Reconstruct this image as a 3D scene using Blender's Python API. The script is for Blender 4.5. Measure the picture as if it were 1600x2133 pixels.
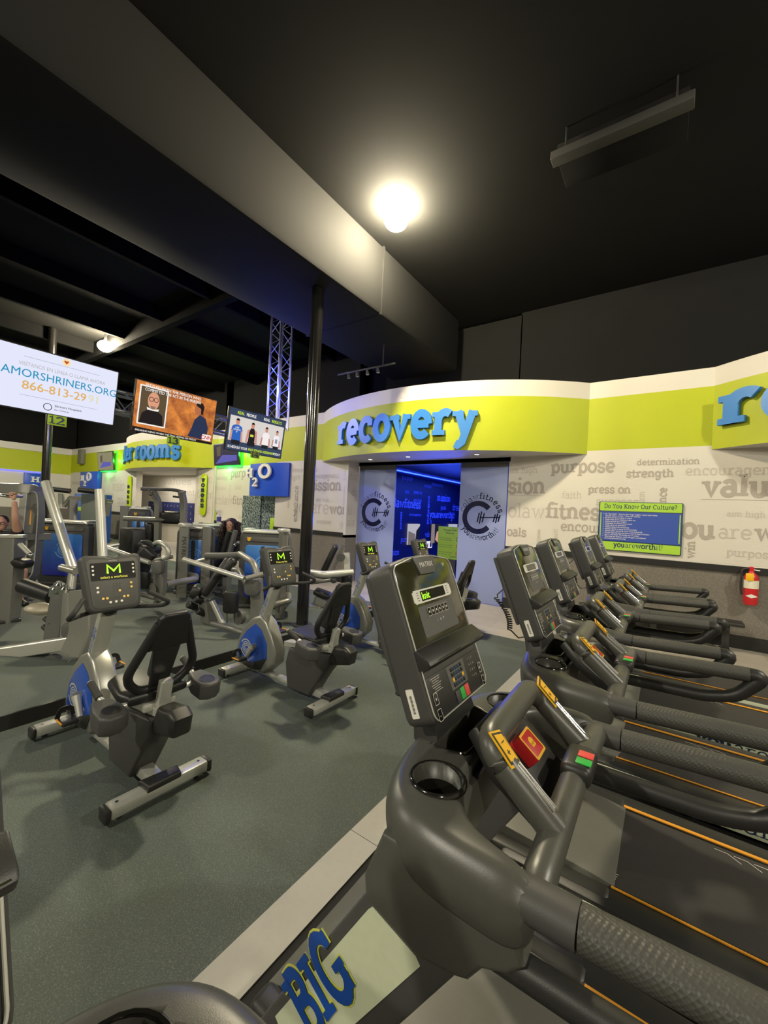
import bpy, bmesh, math, random
from mathutils import Vector, Matrix

random.seed(7)
scene = bpy.context.scene
for o in list(bpy.data.objects):
    bpy.data.objects.remove(o)
COL = scene.collection

# ------------------------------------------------------------------ camera
FPX, CAM_H, AZ, ROLL = 850.0, 1.82, math.radians(35.0), math.atan(0.048)
_d = Vector((-math.sin(AZ), math.cos(AZ), 0)); _r = Vector((math.cos(AZ), math.sin(AZ), 0)); _u = Vector((0, 0, 1))
_c, _s = math.cos(ROLL), math.sin(ROLL)
cam_data = bpy.data.cameras.new('camera')
cam_data.sensor_fit = 'HORIZONTAL'; cam_data.sensor_width = 36.0; cam_data.lens = 36.0 * FPX / 1600.0
cam_data.clip_start = 0.01; cam_data.clip_end = 200
cam = bpy.data.objects.new('camera', cam_data); COL.objects.link(cam)
_x = _r * _c + _u * _s; _y = _u * _c - _r * _s; _z = -_d
cam.matrix_world = Matrix(((_x.x, _y.x, _z.x, 0), (_x.y, _y.y, _z.y, 0), (_x.z, _y.z, _z.z, CAM_H), (0, 0, 0, 1)))
scene.camera = cam

# ------------------------------------------------------------------ view, world, lamps
scene.view_settings.view_transform = 'Standard'
scene.view_settings.look = 'None'
scene.view_settings.gamma = 1.0
scene.view_settings.use_curve_mapping = False
scene.view_settings.exposure = 0.35
world = bpy.data.worlds.new('world'); scene.world = world; world.use_nodes = True
world.node_tree.nodes['Background'].inputs[0].default_value = (1.0, 0.95, 0.86, 1)
world.node_tree.nodes['Background'].inputs[1].default_value = 0.12

def point(name, loc, power, color, radius=0.12):
    l = bpy.data.lights.new(name, 'POINT'); l.energy = power; l.color = color; l.shadow_soft_size = radius
    o = bpy.data.objects.new(name, l); o.location = loc; COL.objects.link(o); return o
def spot(name, loc, power, color, ang=150, blend=0.6, radius=0.12, rot=(0, 0, 0)):
    l = bpy.data.lights.new(name, 'SPOT'); l.energy = power; l.color = color; l.shadow_soft_size = radius
    l.spot_size = math.radians(ang); l.spot_blend = blend
    o = bpy.data.objects.new(name, l); o.location = loc; o.rotation_euler = rot; COL.objects.link(o); return o
def area(name, loc, size, power, color, rot=(0, 0, 0), sy=None):
    l = bpy.data.lights.new(name, 'AREA'); l.energy = power; l.color = color; l.size = size
    if sy: l.shape = 'RECTANGLE'; l.size_y = sy
    o = bpy.data.objects.new(name, l); o.location = loc; o.rotation_euler = rot; COL.objects.link(o); return o

WARM = (1.0, 0.93, 0.76)
LAMP_Z = 5.52
point('high_bay_light', (-19.5, 4.2, LAMP_Z), 700, WARM)
point('high_bay_light', (4.8, 4.25, LAMP_Z), 700, WARM)
for lx in (-11.6, -3.03, 4.8):
    point('high_bay_light', (lx, -4.2, LAMP_Z), 700, WARM)
# blue lamps of the recovery room and around the truss
area('recovery_room_light', (-4.6, 11.5, 2.9), 2.0, 220, (0.05, 0.12, 1.0), sy=4.5)
point('truss_uplight', (-7.3, 6.3, 3.75), 28, (0.05, 0.08, 1.0), 0.05)
# ------------------------------------------------------------------ helpers
def lin(h):
    h = h.lstrip('#'); out = []
    for i in (0, 2, 4):
        v = int(h[i:i+2], 16) / 255.0
        out.append(v / 12.92 if v <= 0.04045 else ((v + 0.055) / 1.055) ** 2.4)
    return tuple(out)

MATS = {}
def mat(name, color, rough=0.5, metal=0.0, var=0.06, scale=40.0, bump=0.0, bscale=200.0, emit=0.0, spec=0.5, coat=0.0, alpha=1.0, trans=0.0):
    if name in MATS: return MATS[name]
    m = bpy.data.materials.new(name); m.use_nodes = True
    nt = m.node_tree; b = nt.nodes['Principled BSDF']
    col = lin(color) if isinstance(color, str) else color
    tc = nt.nodes.new('ShaderNodeTexCoord')
    if emit > 0:
        b.inputs['Base Color'].default_value = (0.01, 0.01, 0.01, 1)
        b.inputs['Emission Color'].default_value = (*col, 1); b.inputs['Emission Strength'].default_value = emit
        b.inputs['Specular IOR Level'].default_value = 0.1
    else:
        n = nt.nodes.new('ShaderNodeTexNoise'); n.inputs['Scale'].default_value = scale; n.inputs['Detail'].default_value = 3
        r = nt.nodes.new('ShaderNodeMapRange'); r.inputs['To Min'].default_value = 1 - var; r.inputs['To Max'].default_value = 1 + var
        mx = nt.nodes.new('ShaderNodeVectorMath'); mx.operation = 'SCALE'; mx.inputs[0].default_value = col
        nt.links.new(tc.outputs['Object'], n.inputs['Vector']); nt.links.new(n.outputs['Fac'], r.inputs['Value'])
        nt.links.new(r.outputs['Result'], mx.inputs['Scale']); nt.links.new(mx.outputs[0], b.inputs['Base Color'])
    b.inputs['Roughness'].default_value = rough; b.inputs['Metallic'].default_value = metal
    b.inputs['Specular IOR Level'].default_value = spec if emit == 0 else 0.1
    b.inputs['Coat Weight'].default_value = coat; b.inputs['Coat Roughness'].default_value = 0.15
    b.inputs['Transmission Weight'].default_value = trans; b.inputs['Alpha'].default_value = alpha
    if bump > 0:
        n2 = nt.nodes.new('ShaderNodeTexNoise'); n2.inputs['Scale'].default_value = bscale; n2.inputs['Detail'].default_value = 2
        bp = nt.nodes.new('ShaderNodeBump'); bp.inputs['Strength'].default_value = bump; bp.inputs['Distance'].default_value = 0.002
        nt.links.new(tc.outputs['Object'], n2.inputs['Vector']); nt.links.new(n2.outputs['Fac'], bp.inputs['Height'])
        nt.links.new(bp.outputs[0], b.inputs['Normal'])
    MATS[name] = m
    return m

def speckle(name, base, fleck, amount=0.62, scale=170, rough=0.85, bump=0.25):
    m = bpy.data.materials.new(name); m.use_nodes = True; nt = m.node_tree; b = nt.nodes['Principled BSDF']
    tc = nt.nodes.new('ShaderNodeTexCoord'); n = nt.nodes.new('ShaderNodeTexNoise'); n.inputs['Scale'].default_value = scale; n.inputs['Detail'].default_value = 4
    n.inputs['Roughness'].default_value = 0.7
    cr = nt.nodes.new('ShaderNodeValToRGB'); cr.color_ramp.elements[0].position = amount - 0.13; cr.color_ramp.elements[1].position = amount + 0.08
    cr.color_ramp.elements[0].color = (*lin(base), 1); cr.color_ramp.elements[1].color = (*lin(fleck), 1)
    nt.links.new(tc.outputs['Object'], n.inputs['Vector']); nt.links.new(n.outputs['Fac'], cr.inputs['Fac']); 
    n3 = nt.nodes.new('ShaderNodeTexNoise'); n3.inputs['Scale'].default_value = 1.3; n3.inputs['Detail'].default_value = 5
    r = nt.nodes.new('ShaderNodeMapRange'); r.inputs['To Min'].default_value = 0.88; r.inputs['To Max'].default_value = 1.12
    mx = nt.nodes.new('ShaderNodeVectorMath'); mx.operation = 'SCALE'
    nt.links.new(tc.outputs['Object'], n3.inputs['Vector']); nt.links.new(n3.outputs['Fac'], r.inputs['Value'])
    nt.links.new(cr.outputs['Color'], mx.inputs[0]); nt.links.new(r.outputs[0], mx.inputs['Scale']); nt.links.new(mx.outputs[0], b.inputs['Base Color'])
    b.inputs['Roughness'].default_value = rough
    bp = nt.nodes.new('ShaderNodeBump'); bp.inputs['Strength'].default_value = bump; bp.inputs['Distance'].default_value = 0.003
    nt.links.new(n.outputs['Fac'], bp.inputs['Height']); nt.links.new(bp.outputs[0], b.inputs['Normal'])
    return m

def tiles(name, c1, c2, grout, w, h, rough=0.4, size=0.004):
    m = bpy.data.materials.new(name); m.use_nodes = True; nt = m.node_tree; b = nt.nodes['Principled BSDF']
    tc = nt.nodes.new('ShaderNodeTexCoord'); br = nt.nodes.new('ShaderNodeTexBrick')
    br.inputs['Color1'].default_value = (*lin(c1), 1); br.inputs['Color2'].default_value = (*lin(c2), 1); br.inputs['Mortar'].default_value = (*lin(grout), 1)
    br.inputs['Scale'].default_value = 1.0; br.inputs['Brick Width'].default_value = w; br.inputs['Row Height'].default_value = h
    br.inputs['Mortar Size'].default_value = size; br.offset = 0.5
    n = nt.nodes.new('ShaderNodeTexNoise'); n.inputs['Scale'].default_value = 5; n.inputs['Detail'].default_value = 6
    r = nt.nodes.new('ShaderNodeMapRange'); r.inputs['To Min'].default_value = 0.85; r.inputs['To Max'].default_value = 1.15
    mx = nt.nodes.new('ShaderNodeVectorMath'); mx.operation = 'SCALE'
    nt.links.new(tc.outputs['Object'], br.inputs['Vector']); nt.links.new(tc.outputs['Object'], n.inputs['Vector'])
    nt.links.new(n.outputs['Fac'], r.inputs['Value']); nt.links.new(br.outputs['Color'], mx.inputs[0]); nt.links.new(r.outputs[0], mx.inputs['Scale'])
    nt.links.new(mx.outputs[0], b.inputs['Base Color']); b.inputs['Roughness'].default_value = rough
    return m

def frame(o, u, v):
    """matrix whose local x, y, z run along u, v and u x v from the origin o"""
    u = Vector(u).normalized(); v = Vector(v); n = u.cross(v).normalized(); v = n.cross(u)
    o = Vector(o)
    return Matrix(((u.x, v.x, n.x, o.x), (u.y, v.y, n.y, o.y), (u.z, v.z, n.z, o.z), (0, 0, 0, 1)))

def fillet(pts, rad, n=5, closed=False):
    pts = [Vector(p) for p in pts]; out = []; N = len(pts)
    for i, p in enumerate(pts):
        if not closed and (i == 0 or i == N - 1): out.append(p); continue
        a = pts[i - 1] - p; b = pts[(i + 1) % N] - p
        r = min(rad, a.length * 0.49, b.length * 0.49)
        p0 = p + a.normalized() * r; p1 = p + b.normalized() * r
        for k in range(n + 1):
            t = k / n; out.append(p0 * (1 - t) ** 2 + p * 2 * t * (1 - t) + p1 * t * t)
    return out

class MB:
    """collects shapes into one mesh"""
    def __init__(self): self.v = []; self.f = []; self.m = []; self.s = []
    def raw(self, vs, fs, M=None, mi=0, smooth=False):
        o = len(self.v)
        for p in vs:
            p = Vector(p); self.v.append(M @ p if M is not None else p)
        for f in fs: self.f.append([i + o for i in f]); self.m.append(mi); self.s.append(smooth)
        return self
    def bm(self, b, M=None, mi=0, smooth=False):
        b.verts.index_update()
        self.raw([v.co.copy() for v in b.verts], [[v.index for v in f.verts] for f in b.faces], M, mi, smooth); b.free(); return self
    def box(self, c, size, bev=0.0, M=None, mi=0, seg=2, rot=None):
        b = bmesh.new(); bmesh.ops.create_cube(b, size=1)
        for v in b.verts: v.co = Vector((v.co.x * size[0], v.co.y * size[1], v.co.z * size[2]))
        if bev > 0: bmesh.ops.bevel(b, geom=list(b.edges), offset=min(bev, min(size) * 0.45), segments=seg, profile=0.5, affect='EDGES')
        T = Matrix.Translation(Vector(c))
        if rot is not None: T = T @ rot.to_4x4()
        return self.bm(b, (M @ T) if M is not None else T, mi, bev > 0)
    def prism(self, poly, depth, M=None, bev=0.0, mi=0, seg=2, z0=0.0):
        """polygon in local xy, extruded from z0 to z0+depth"""
        b = bmesh.new()
        lo = [b.verts.new((p[0], p[1], z0)) for p in poly]; hi = [b.verts.new((p[0], p[1], z0 + depth)) for p in poly]
        n = len(poly); fl = b.faces.new(lo[::-1]); fh = b.faces.new(hi)
        for i in range(n): b.faces.new((lo[i], lo[(i + 1) % n], hi[(i + 1) % n], hi[i]))
        bmesh.ops.recalc_face_normals(b, faces=list(b.faces))
        if bev > 0:
            es = [e for e in b.edges if (e.verts[0] in lo) == (e.verts[1] in lo)]
            bmesh.ops.bevel(b, geom=es, offset=bev, segments=seg, profile=0.5, affect='EDGES')
        return self.bm(b, M, mi, bev > 0)
    def tube(self, pts, r, seg=12, M=None, mi=0, closed=False, sec=None, caps=True, up=None):
        pts = [Vector(p) for p in pts]
        q = [pts[0]]
        for p in pts[1:]:
            if (p - q[-1]).length > 1e-6: q.append(p)
        pts = q; N = len(pts)
        rs = r if isinstance(r, (list, tuple)) else [r] * N
        if len(rs) != N: rs = [rs[min(int(i * len(rs) / N), len(rs) - 1)] for i in range(N)]
        tang = []
        for i in range(N):
            a = pts[i - 1] if (i > 0 or closed) else pts[i]; b = pts[(i + 1) % N] if (i < N - 1 or closed) else pts[i]
            tang.append((b - a).normalized())
        ref = Vector(up) if up else (Vector((0, 0, 1)) if abs(tang[0].z) < 0.9 else Vector((1, 0, 0)))
        nrm = (ref - tang[0] * ref.dot(tang[0])).normalized()
        vs = []; fs = []
        ring = sec if sec else [(math.cos(2 * math.pi * k / seg), math.sin(2 * math.pi * k / seg)) for k in range(seg)]
        S = len(ring)
        for i in range(N):
            t = tang[i]
            base = Vector(up) if up else nrm
            nn = base - t * base.dot(t)
            if nn.length < 1e-5: nn = nrm
            nrm = nn.normalized(); bi = t.cross(nrm)
            for a, b2 in ring: vs.append(pts[i] + (bi * a + nrm * b2) * rs[i])
        for i in range(N if closed else N - 1):
            j = (i + 1) % N
            for k in range(S): fs.append([i * S + k, i * S + (k + 1) % S, j * S + (k + 1) % S, j * S + k])
        if not closed and caps: fs.append(list(range(S))[::-1]); fs.append([(N - 1) * S + k for k in range(S)])
        return self.raw(vs, fs, M, mi, True)
    def rod(self, a, b, r, seg=12, M=None, mi=0): return self.tube([a, b], r, seg, M, mi)
    def beam(self, pts, w, h, M=None, mi=0, up=(0, 0, 1), rad=0.0, n=4):
        """square section tube along a path, w across, h along up"""
        p = fillet(pts, rad, n) if rad > 0 else pts
        c = 0.86
        sec = [(w / 2, h / 2 * c), (w / 2 * c, h / 2), (-w / 2 * c, h / 2), (-w / 2, h / 2 * c), (-w / 2, -h / 2 * c), (-w / 2 * c, -h / 2), (w / 2 * c, -h / 2), (w / 2, -h / 2 * c)]
        return self.tube(p, 1.0, M=M, mi=mi, sec=sec, up=up)
    def lathe(self, prof, M=None, mi=0, seg=24, cap=True):
        vs = []; fs = []; n = len(prof)
        for k in range(seg):
            a = 2 * math.pi * k / seg
            for r, z in prof: vs.append((r * math.cos(a), r * math.sin(a), z))
        for k in range(seg):
            j = (k + 1) % seg
            for i in range(n - 1): fs.append([k * n + i, j * n + i, j * n + i + 1, k * n + i + 1])
        if cap:
            if prof[0][0] > 1e-6: fs.append([k * n for k in range(seg)][::-1])
            if prof[-1][0] > 1e-6: fs.append([k * n + n - 1 for k in range(seg)])
        return self.raw(vs, fs, M, mi, True)
    def ball(self, c, r, M=None, mi=0, seg=16, rot=None):
        b = bmesh.new(); bmesh.ops.create_uvsphere(b, u_segments=seg, v_segments=max(6, seg // 2), radius=1)
        r = (r, r, r) if not isinstance(r, (tuple, list)) else r
        T = Matrix.Translation(Vector(c)) @ (rot.to_4x4() if rot is not None else Matrix.Identity(4)) @ Matrix.Diagonal((r[0], r[1], r[2], 1))
        return self.bm(b, (M @ T) if M is not None else T, mi, True)
    def poly(self, pts, M=None, mi=0, z=0.0):
        return self.raw([(p[0], p[1], p[2] if len(p) > 2 else z) for p in pts], [list(range(len(pts)))], M, mi)
    def build(self, name, mats, parent=None, subsurf=0, weld=False):
        me = bpy.data.meshes.new(name); me.from_pydata([tuple(v) for v in self.v], [], self.f)
        if not isinstance(mats, (list, tuple)): mats = [mats]
        for m in mats: me.materials.append(m)
        me.polygons.foreach_set('material_index', self.m); me.polygons.foreach_set('use_smooth', self.s)
        me.update()
        if any(self.s):
            try: me.set_sharp_from_angle(angle=math.radians(38))
            except Exception: pass
        o = bpy.data.objects.new(name, me); COL.objects.link(o)
        if parent is not None: o.parent = parent
        if subsurf:
            s = o.modifiers.new('s', 'SUBSURF'); s.levels = subsurf; s.render_levels = subsurf
        return o

def bake(o):
    """apply the modifiers of an object"""
    dg = bpy.context.evaluated_depsgraph_get(); me = bpy.data.meshes.new_from_object(o.evaluated_get(dg))
    o.modifiers.clear(); o.data = me; return o
def cut(o, cutters):
    for c in cutters:
        m = o.modifiers.new('b', 'BOOLEAN'); m.operation = 'DIFFERENCE'; m.object = c; m.solver = 'EXACT'
    bake(o)
    for c in cutters: bpy.data.objects.remove(c)
    return o

def tag(o, label=None, cat=None, group=None, kind=None):
    if label: o['label'] = label
    if cat: o['category'] = cat
    if group: o['group'] = group
    if kind: o['kind'] = kind
    return o
def thing(name, label, cat, loc=(0, 0, 0), rz=0.0, group=None):
    o = bpy.data.objects.new(name, None); COL.objects.link(o); o.empty_display_size = 0.1
    o.location = loc; o.rotation_euler = (0, 0, rz)
    return tag(o, label, cat, group)
def struct(o): o['kind'] = 'structure'; return o
def copy_tree(o, parent=None):
    c = o.copy(); COL.objects.link(c)
    if parent is not None: c.parent = parent; c.matrix_parent_inverse = o.matrix_parent_inverse.copy()
    for ch in list(o.children): copy_tree(ch, c)
    return c
def pt(px, py, dep):
    """the point seen at a pixel of the photograph, at a distance along the camera axis"""
    a = px - 800.0; b = py - 1066.5; x = a * _c + b * _s; y = -a * _s + b * _c
    return Vector((0, 0, CAM_H)) + (_d * FPX + _r * x - _u * y) * (dep / FPX)

# ------------------------------------------------------------------ lettering: a slab serif made of strokes
def _arc(cx, cy, rx, ry, a0, a1, n=None):
    n = n or max(4, int(abs(a1 - a0) / 15)); return [(cx + rx * math.cos(math.radians(a0 + (a1 - a0) * i / n)), cy + ry * math.sin(math.radians(a0 + (a1 - a0) * i / n))) for i in range(n + 1)]
def _glyphs():
    G = {}
    E = lambda cx, cy, rx, ry: _arc(cx, cy, rx, ry, 0, 360, 24)
    # every glyph: advance, strokes (polylines), serifs (x0, x1, y)
    G['a'] = (.92, [_arc(.40, .27, .30, .27, 20, 340), [(.70, 0.0), (.70, .62)], _arc(.42, .64, .28, .34, 0, 150)], [(.70, .90, 0)])
    G['b'] = (1.02, [[(.22, 0), (.22, 1.42)], E(.56, .49, .32, .47)], [(.04, .22, 1.42)])
    G['c'] = (.90, [_arc(.49, .5, .37, .48, 48, 315), [(.75, .66), (.75, .96)]], [])
    G['d'] = (1.04, [[(.78, 0), (.78, 1.42)], E(.44, .49, .32, .47)], [(.60, .78, 1.42), (.78, .98, 0)])
    G['e'] = (.92, [_arc(.47, .49, .36, .48, 0, 318), [(.11, .50), (.83, .50)]], [])
    G['f'] = (.66, [[(.28, 0), (.28, 1.08)] + _arc(.54, 1.1, .26, .30, 180, 40)[1:]], [(.06, .54, 0), (.04, .60, .96)])
    G['g'] = (1.0, [E(.43, .52, .32, .44), [(.76, .96), (.76, -.10)] + _arc(.46, -.12, .30, .30, 0, -165)[1:]], [(.76, .96, .96)])
    G['h'] = (1.10, [[(.22, 0), (.22, 1.42)], _arc(.52, .58, .30, .38, 180, 0) + [(.82, 0)]], [(.04, .22, 1.42), (.04, .42, 0), (.62, 1.04, 0)])
    G['i'] = (.48, [[(.24, 0), (.24, .96)], [(.24, 1.25), (.24, 1.42)]], [(.05, .24, .96), (.04, .44, 0)])
    G['l'] = (.48, [[(.24, 0), (.24, 1.42)]], [(.05, .24, 1.42), (.04, .44, 0)])
    G['k'] = (1.02, [[(.22, 0), (.22, 1.42)], [(.26, .40), (.80, .96)], [(.44, .58), (.84, 0)]], [(.04, .22, 1.42), (.04, .42, 0), (.62, .98, 0), (.62, .96, .96)])
    G['m'] = (1.62, [[(.22, 0), (.22, .96)], _arc(.50, .62, .28, .34, 180, 0) + [(.78, 0)], _arc(1.06, .62, .28, .34, 180, 0) + [(1.34, 0)]], [(.04, .22, .96), (.04, .40, 0), (.62, .94, 0), (1.16, 1.54, 0)])
    G['n'] = (1.10, [[(.22, 0), (.22, .96)], _arc(.52, .60, .30, .36, 180, 0) + [(.82, 0)]], [(.04, .22, .96), (.04, .42, 0), (.62, 1.04, 0)])
    G['o'] = (.96, [E(.48, .49, .37, .48)], [])
    G['p'] = (1.02, [[(.22, .96), (.22, -.42)], E(.56, .49, .32, .47)], [(.04, .22, .96), (.04, .42, -.42)])
    G['q'] = (1.04, [[(.78, .96), (.78, -.42)], E(.44, .49, .32, .47)], [(.58, .98, -.42)])
    G['r'] = (.82, [[(.24, 0), (.24, .96)], _arc(.56, .58, .32, .36, 178, 50)], [(.04, .24, .96), (.04, .50, 0)])
    G['s'] = (.84, [_arc(.42, .71, .26, .25, 40, 270)[:] + _arc(.42, .24, .28, .25, 90, -140)[1:], [(.66, .70), (.66, .96)], [(.16, .0), (.16, .28)]], [])
    G['t'] = (.68, [[(.28, 1.28), (.28, .28)] + _arc(.50, .26, .22, .26, 180, 330)[1:]], [(.06, .58, .94)])
    G['u'] = (1.08, [[(.22, .96), (.22, .36)] + _arc(.50, .36, .28, .36, 180, 360)[1:] + [(.78, .96)], [(.78, .96), (.78, 0)]], [(.04, .22, .96), (.60, .78, .96), (.78, 1.0, 0)])
    G['v'] = (1.0, [[(.18, .96), (.50, .02), (.82, .96)]], [(.02, .38, .96), (.62, .98, .96)])
    G['w'] = (1.42, [[(.18, .96), (.45, .02), (.71, .90), (.97, .02), (1.24, .96)]], [(.02, .38, .96), (1.04, 1.40, .96)])
    G['x'] = (1.0, [[(.18, .96), (.82, 0)], [(.82, .96), (.18, 0)]], [(.02, .36, .96), (.64, .98, .96), (.02, .36, 0), (.64, .98, 0)])
    G['y'] = (1.0, [[(.18, .96), (.50, .06)], [(.82, .96), (.40, -.30), (.22, -.42), (.10, -.36)]], [(.02, .38, .96), (.62, .98, .96)])
    G['z'] = (.88, [[(.14, .70), (.14, .94), (.72, .94), (.12, .04), (.76, .04), (.76, .28)]], [])
    G['!'] = (.42, [[(.21, .42), (.21, 1.42)], [(.21, .0), (.21, .16)]], [])
    G['?'] = (.80, [_arc(.38, 1.05, .28, .33, 170, -60) + [(.38, .62), (.38, .40)], [(.38, 0), (.38, .16)]], [])
    G[' '] = (.50, [], [])
    C = 1.36
    G['B'] = (1.16, [[(.28, 0), (.28, C)], [(.28, C), (.62, C)] + _arc(.66, 1.04, .28, .32, 90, -90)[1:] + [(.30, .72)], [(.62, .72)] + _arc(.68, .36, .34, .36, 90, -90) + [(.28, 0)]], [(.04, .34, 0), (.04, .34, C)])
    G['I'] = (.62, [[(.31, 0), (.31, C)]], [(.04, .58, 0), (.04, .58, C)])
    G['G'] = (1.26, [_arc(.64, .68, .50, .68, 45, 335), [(1.04, .02), (1.04, .56)], [(1.02, 1.0), (1.02, C)]], [(.72, 1.22, .58)])
    G['H'] = (1.34, [[(.28, 0), (.28, C)], [(1.06, 0), (1.06, C)], [(.28, .70), (1.06, .70)]], [(.04, .52, 0), (.04, .52, C), (.82, 1.30, 0), (.82, 1.30, C)])
    G['O'] = (1.28, [E(.64, .68, .50, .66)], [])
    G['D'] = (1.28, [[(.28, 0), (.28, C)], [(.28, C), (.60, C)] + _arc(.62, .68, .52, .68, 90, -90) + [(.28, 0)]], [(.04, .30, 0), (.04, .30, C)])
    G['Y'] = (1.20, [[(.18, C), (.60, .62), (1.02, C)], [(.60, .62), (.60, 0)]], [(.02, .40, C), (.80, 1.18, C), (.36, .84, 0)])
    G['K'] = (1.26, [[(.28, 0), (.28, C)], [(.30, .55), (.98, C)], [(.52, .80), (1.04, 0)]], [(.04, .52, 0), (.04, .52, C), (.80, 1.20, C), (.84, 1.24, 0)])
    G['C'] = (1.18, [_arc(.62, .68, .48, .67, 45, 318), [(.98, 1.0), (.98, C)]], [])
    G['2'] = (.96, [_arc(.46, .96, .32, .38, 165, -30) + [(.16, .06), (.82, .06), (.82, .26)]], [])
    G['1'] = (.62, [[(.10, 1.12), (.34, C), (.34, 0)]], [(.08, .60, 0)])
    G['3'] = (.94, [_arc(.44, 1.00, .28, .34, 155, -85), _arc(.44, .34, .34, .36, 90, -155)], [])
    G['4'] = (1.0, [[(.66, 0), (.66, C), (.08, .42), (.92, .42)]], [(.44, .88, 0)])
    return G
GLYPH = _glyphs()

def _stroke(mb, pl, w, M, mi, depth, closed=False):
    n = len(pl)
    if n < 2: return
    P = [Vector((p[0], p[1])) for p in pl]; L = []; R = []
    cl = (P[0] - P[-1]).length < 1e-6
    if cl: P = P[:-1]; n -= 1
    for i in range(n):
        a = P[i - 1] if (i > 0 or cl) else P[i]; b = P[(i + 1) % n] if (i < n - 1 or cl) else P[i]
        d0 = (P[i] - a).normalized() if (P[i] - a).length > 1e-9 else (b - P[i]).normalized()
        d1 = (b - P[i]).normalized() if (b - P[i]).length > 1e-9 else d0
        t = (d0 + d1)
        t = t.normalized() if t.length > 1e-3 else d1
        k = 1.0 / max(0.72, abs(t.dot(d1)))
        nn = Vector((-t.y, t.x)) * (w / 2 * k)
        L.append(P[i] + nn); R.append(P[i] - nn)
    vs = []; fs = []; zs = (0.0, depth) if depth > 0 else (0.0,)
    for z in zs:
        for p in L: vs.append((p.x, p.y, z))
        for p in R: vs.append((p.x, p.y, z))
    top = (len(zs) - 1) * 2 * n
    for i in range(n if cl else n - 1):
        j = (i + 1) % n
        fs.append([top + n + i, top + n + j, top + j, top + i])
        if depth > 0:
            fs.append([i, j, top + j, top + i][::-1]); fs.append([n + i, n + j, top + n + j, top + n + i])
    if depth > 0 and not cl:
        fs.append([0, top, top + n, n]); fs.append([n - 1, 2 * n - 1, top + 2 * n - 1, top + n - 1])
    mb.raw(vs, fs, M, mi)

def slab_width(text, sp=0.04): return sum(GLYPH.get(c, GLYPH['o'])[0] + sp for c in text) - sp
def slab(mb, text, M, x=1.0, w=0.22, mi=0, depth=0.0, width=None, bold=None, sp=0.04, lift=0.0):
    """text with its baseline start at the origin of M; x = x-height; width squeezes it to fit; bold = set of char positions drawn heavier"""
    W = slab_width(text, sp); sx = x if width is None else width / W
    cx = 0.0
    for k, ch in enumerate(text):
        adv, strokes, serifs = GLYPH.get(ch, GLYPH['o'])
        ww = w if bold is None else (w if k in bold else w * 0.5)
        T = M @ Matrix.Translation((0, 0, lift)) @ Matrix.Diagonal((sx, x, 1, 1)) @ Matrix.Translation((cx, 0, 0))
        nz = 0
        for s in strokes: _stroke(mb, s, ww, T @ Matrix.Translation((0, 0, nz * .00025)), mi, depth); nz += 1
        sh = max(0.09, ww * 0.62)
        for (a, b, y) in serifs:
            yy = y + sh / 2 if y <= 0 else (y - sh / 2 if y > .7 else y)
            e = ww * 0.25
            _stroke(mb, [(a - (e if a < .3 else 0), yy), (b + e * .6, yy)], sh, T @ Matrix.Translation((0, 0, nz * .00025)), mi, depth); nz += 1
        cx += adv + sp
    return mb

_sans_cache = {}
def sans(mb, text, M, size=1.0, mi=0, align='LEFT', depth=0.0, lift=0.0, bold=0.0, sx=1.0):
    key = (text, align, depth)
    if key not in _sans_cache:
        cu = bpy.data.curves.new('t', 'FONT'); cu.body = text; cu.size = 1.0; cu.align_x = align; cu.extrude = depth; cu.resolution_u = 3
        o = bpy.data.objects.new('t', cu); COL.objects.link(o)
        dg = bpy.context.evaluated_depsgraph_get(); me = bpy.data.meshes.new_from_object(o.evaluated_get(dg))
        _sans_cache[key] = ([v.co.copy() for v in me.vertices], [list(p.vertices) for p in me.polygons])
        bpy.data.objects.remove(o); bpy.data.curves.remove(cu); bpy.data.meshes.remove(me)
    vs, fs = _sans_cache[key]
    offs = [(0, 0)] if bold <= 0 else [(-bold, 0), (bold, 0), (0, bold * .7), (0, -bold * .7)]
    for i, (a, b) in enumerate(offs): mb.raw(vs, fs, M @ Matrix.Translation((a * size, b * size, lift + i * .0001)) @ Matrix.Diagonal((size * sx, size, 1, 1)), mi)
    return mb

def rrect(w, h, r, n=4, cx=0.0, cy=0.0):
    out = []
    for (sx, sy, a) in ((1, 1, 0), (-1, 1, 90), (-1, -1, 180), (1, -1, 270)):
        out += _arc(cx + sx * (w / 2 - r), cy + sy * (h / 2 - r), r, r, a, a + 90, n)
    return out
def disc(r, n=24, cx=0.0, cy=0.0): return _arc(cx, cy, r, r, 0, 360, n)[:-1]
# ------------------------------------------------------------------ materials
M_BLACK = mat('satin black plastic', '#2b2b29', 0.42, bump=0.12, bscale=500)
M_DASH = mat('graphite moulded plastic', '#4e4e48', 0.34, bump=0.10, bscale=600)
M_DARK = mat('charcoal plastic', '#454543', 0.5, bump=0.15, bscale=400)
M_GRIP = mat('black rubber grip', '#2d2d2b', 0.7, bump=0.8, bscale=260)
M_GLOSS = mat('gloss black panel', '#1d1d1a', 0.12)
M_SMOKE = mat('smoked acrylic', '#33331f', 0.10, coat=0.3)
M_GREYP = mat('mid grey plastic', '#5b5b57', 0.55)
M_CHROME = mat('polished chrome', '#d8d8d4', 0.15, 1.0)
M_SILVER = mat('silver powder coat', '#9b9b93', 0.35, 0.55)
M_IRON = mat('iron grey powder coat', '#8a8a83', 0.4, 0.45)
M_LSILVER = mat('light silver aluminium', '#c4c4ba', 0.35, 0.45)
M_TRIM = mat('pale silver trim', '#cfcfc4', 0.3, 0.3)
M_WHITE = mat('white plastic', '#e4e2d8', 0.45)
M_VINYL = mat('black vinyl upholstery', '#1c1c1c', 0.42, bump=0.15, bscale=90)
M_YEL = mat('safety yellow', '#f2b81c', 0.4)
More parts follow.
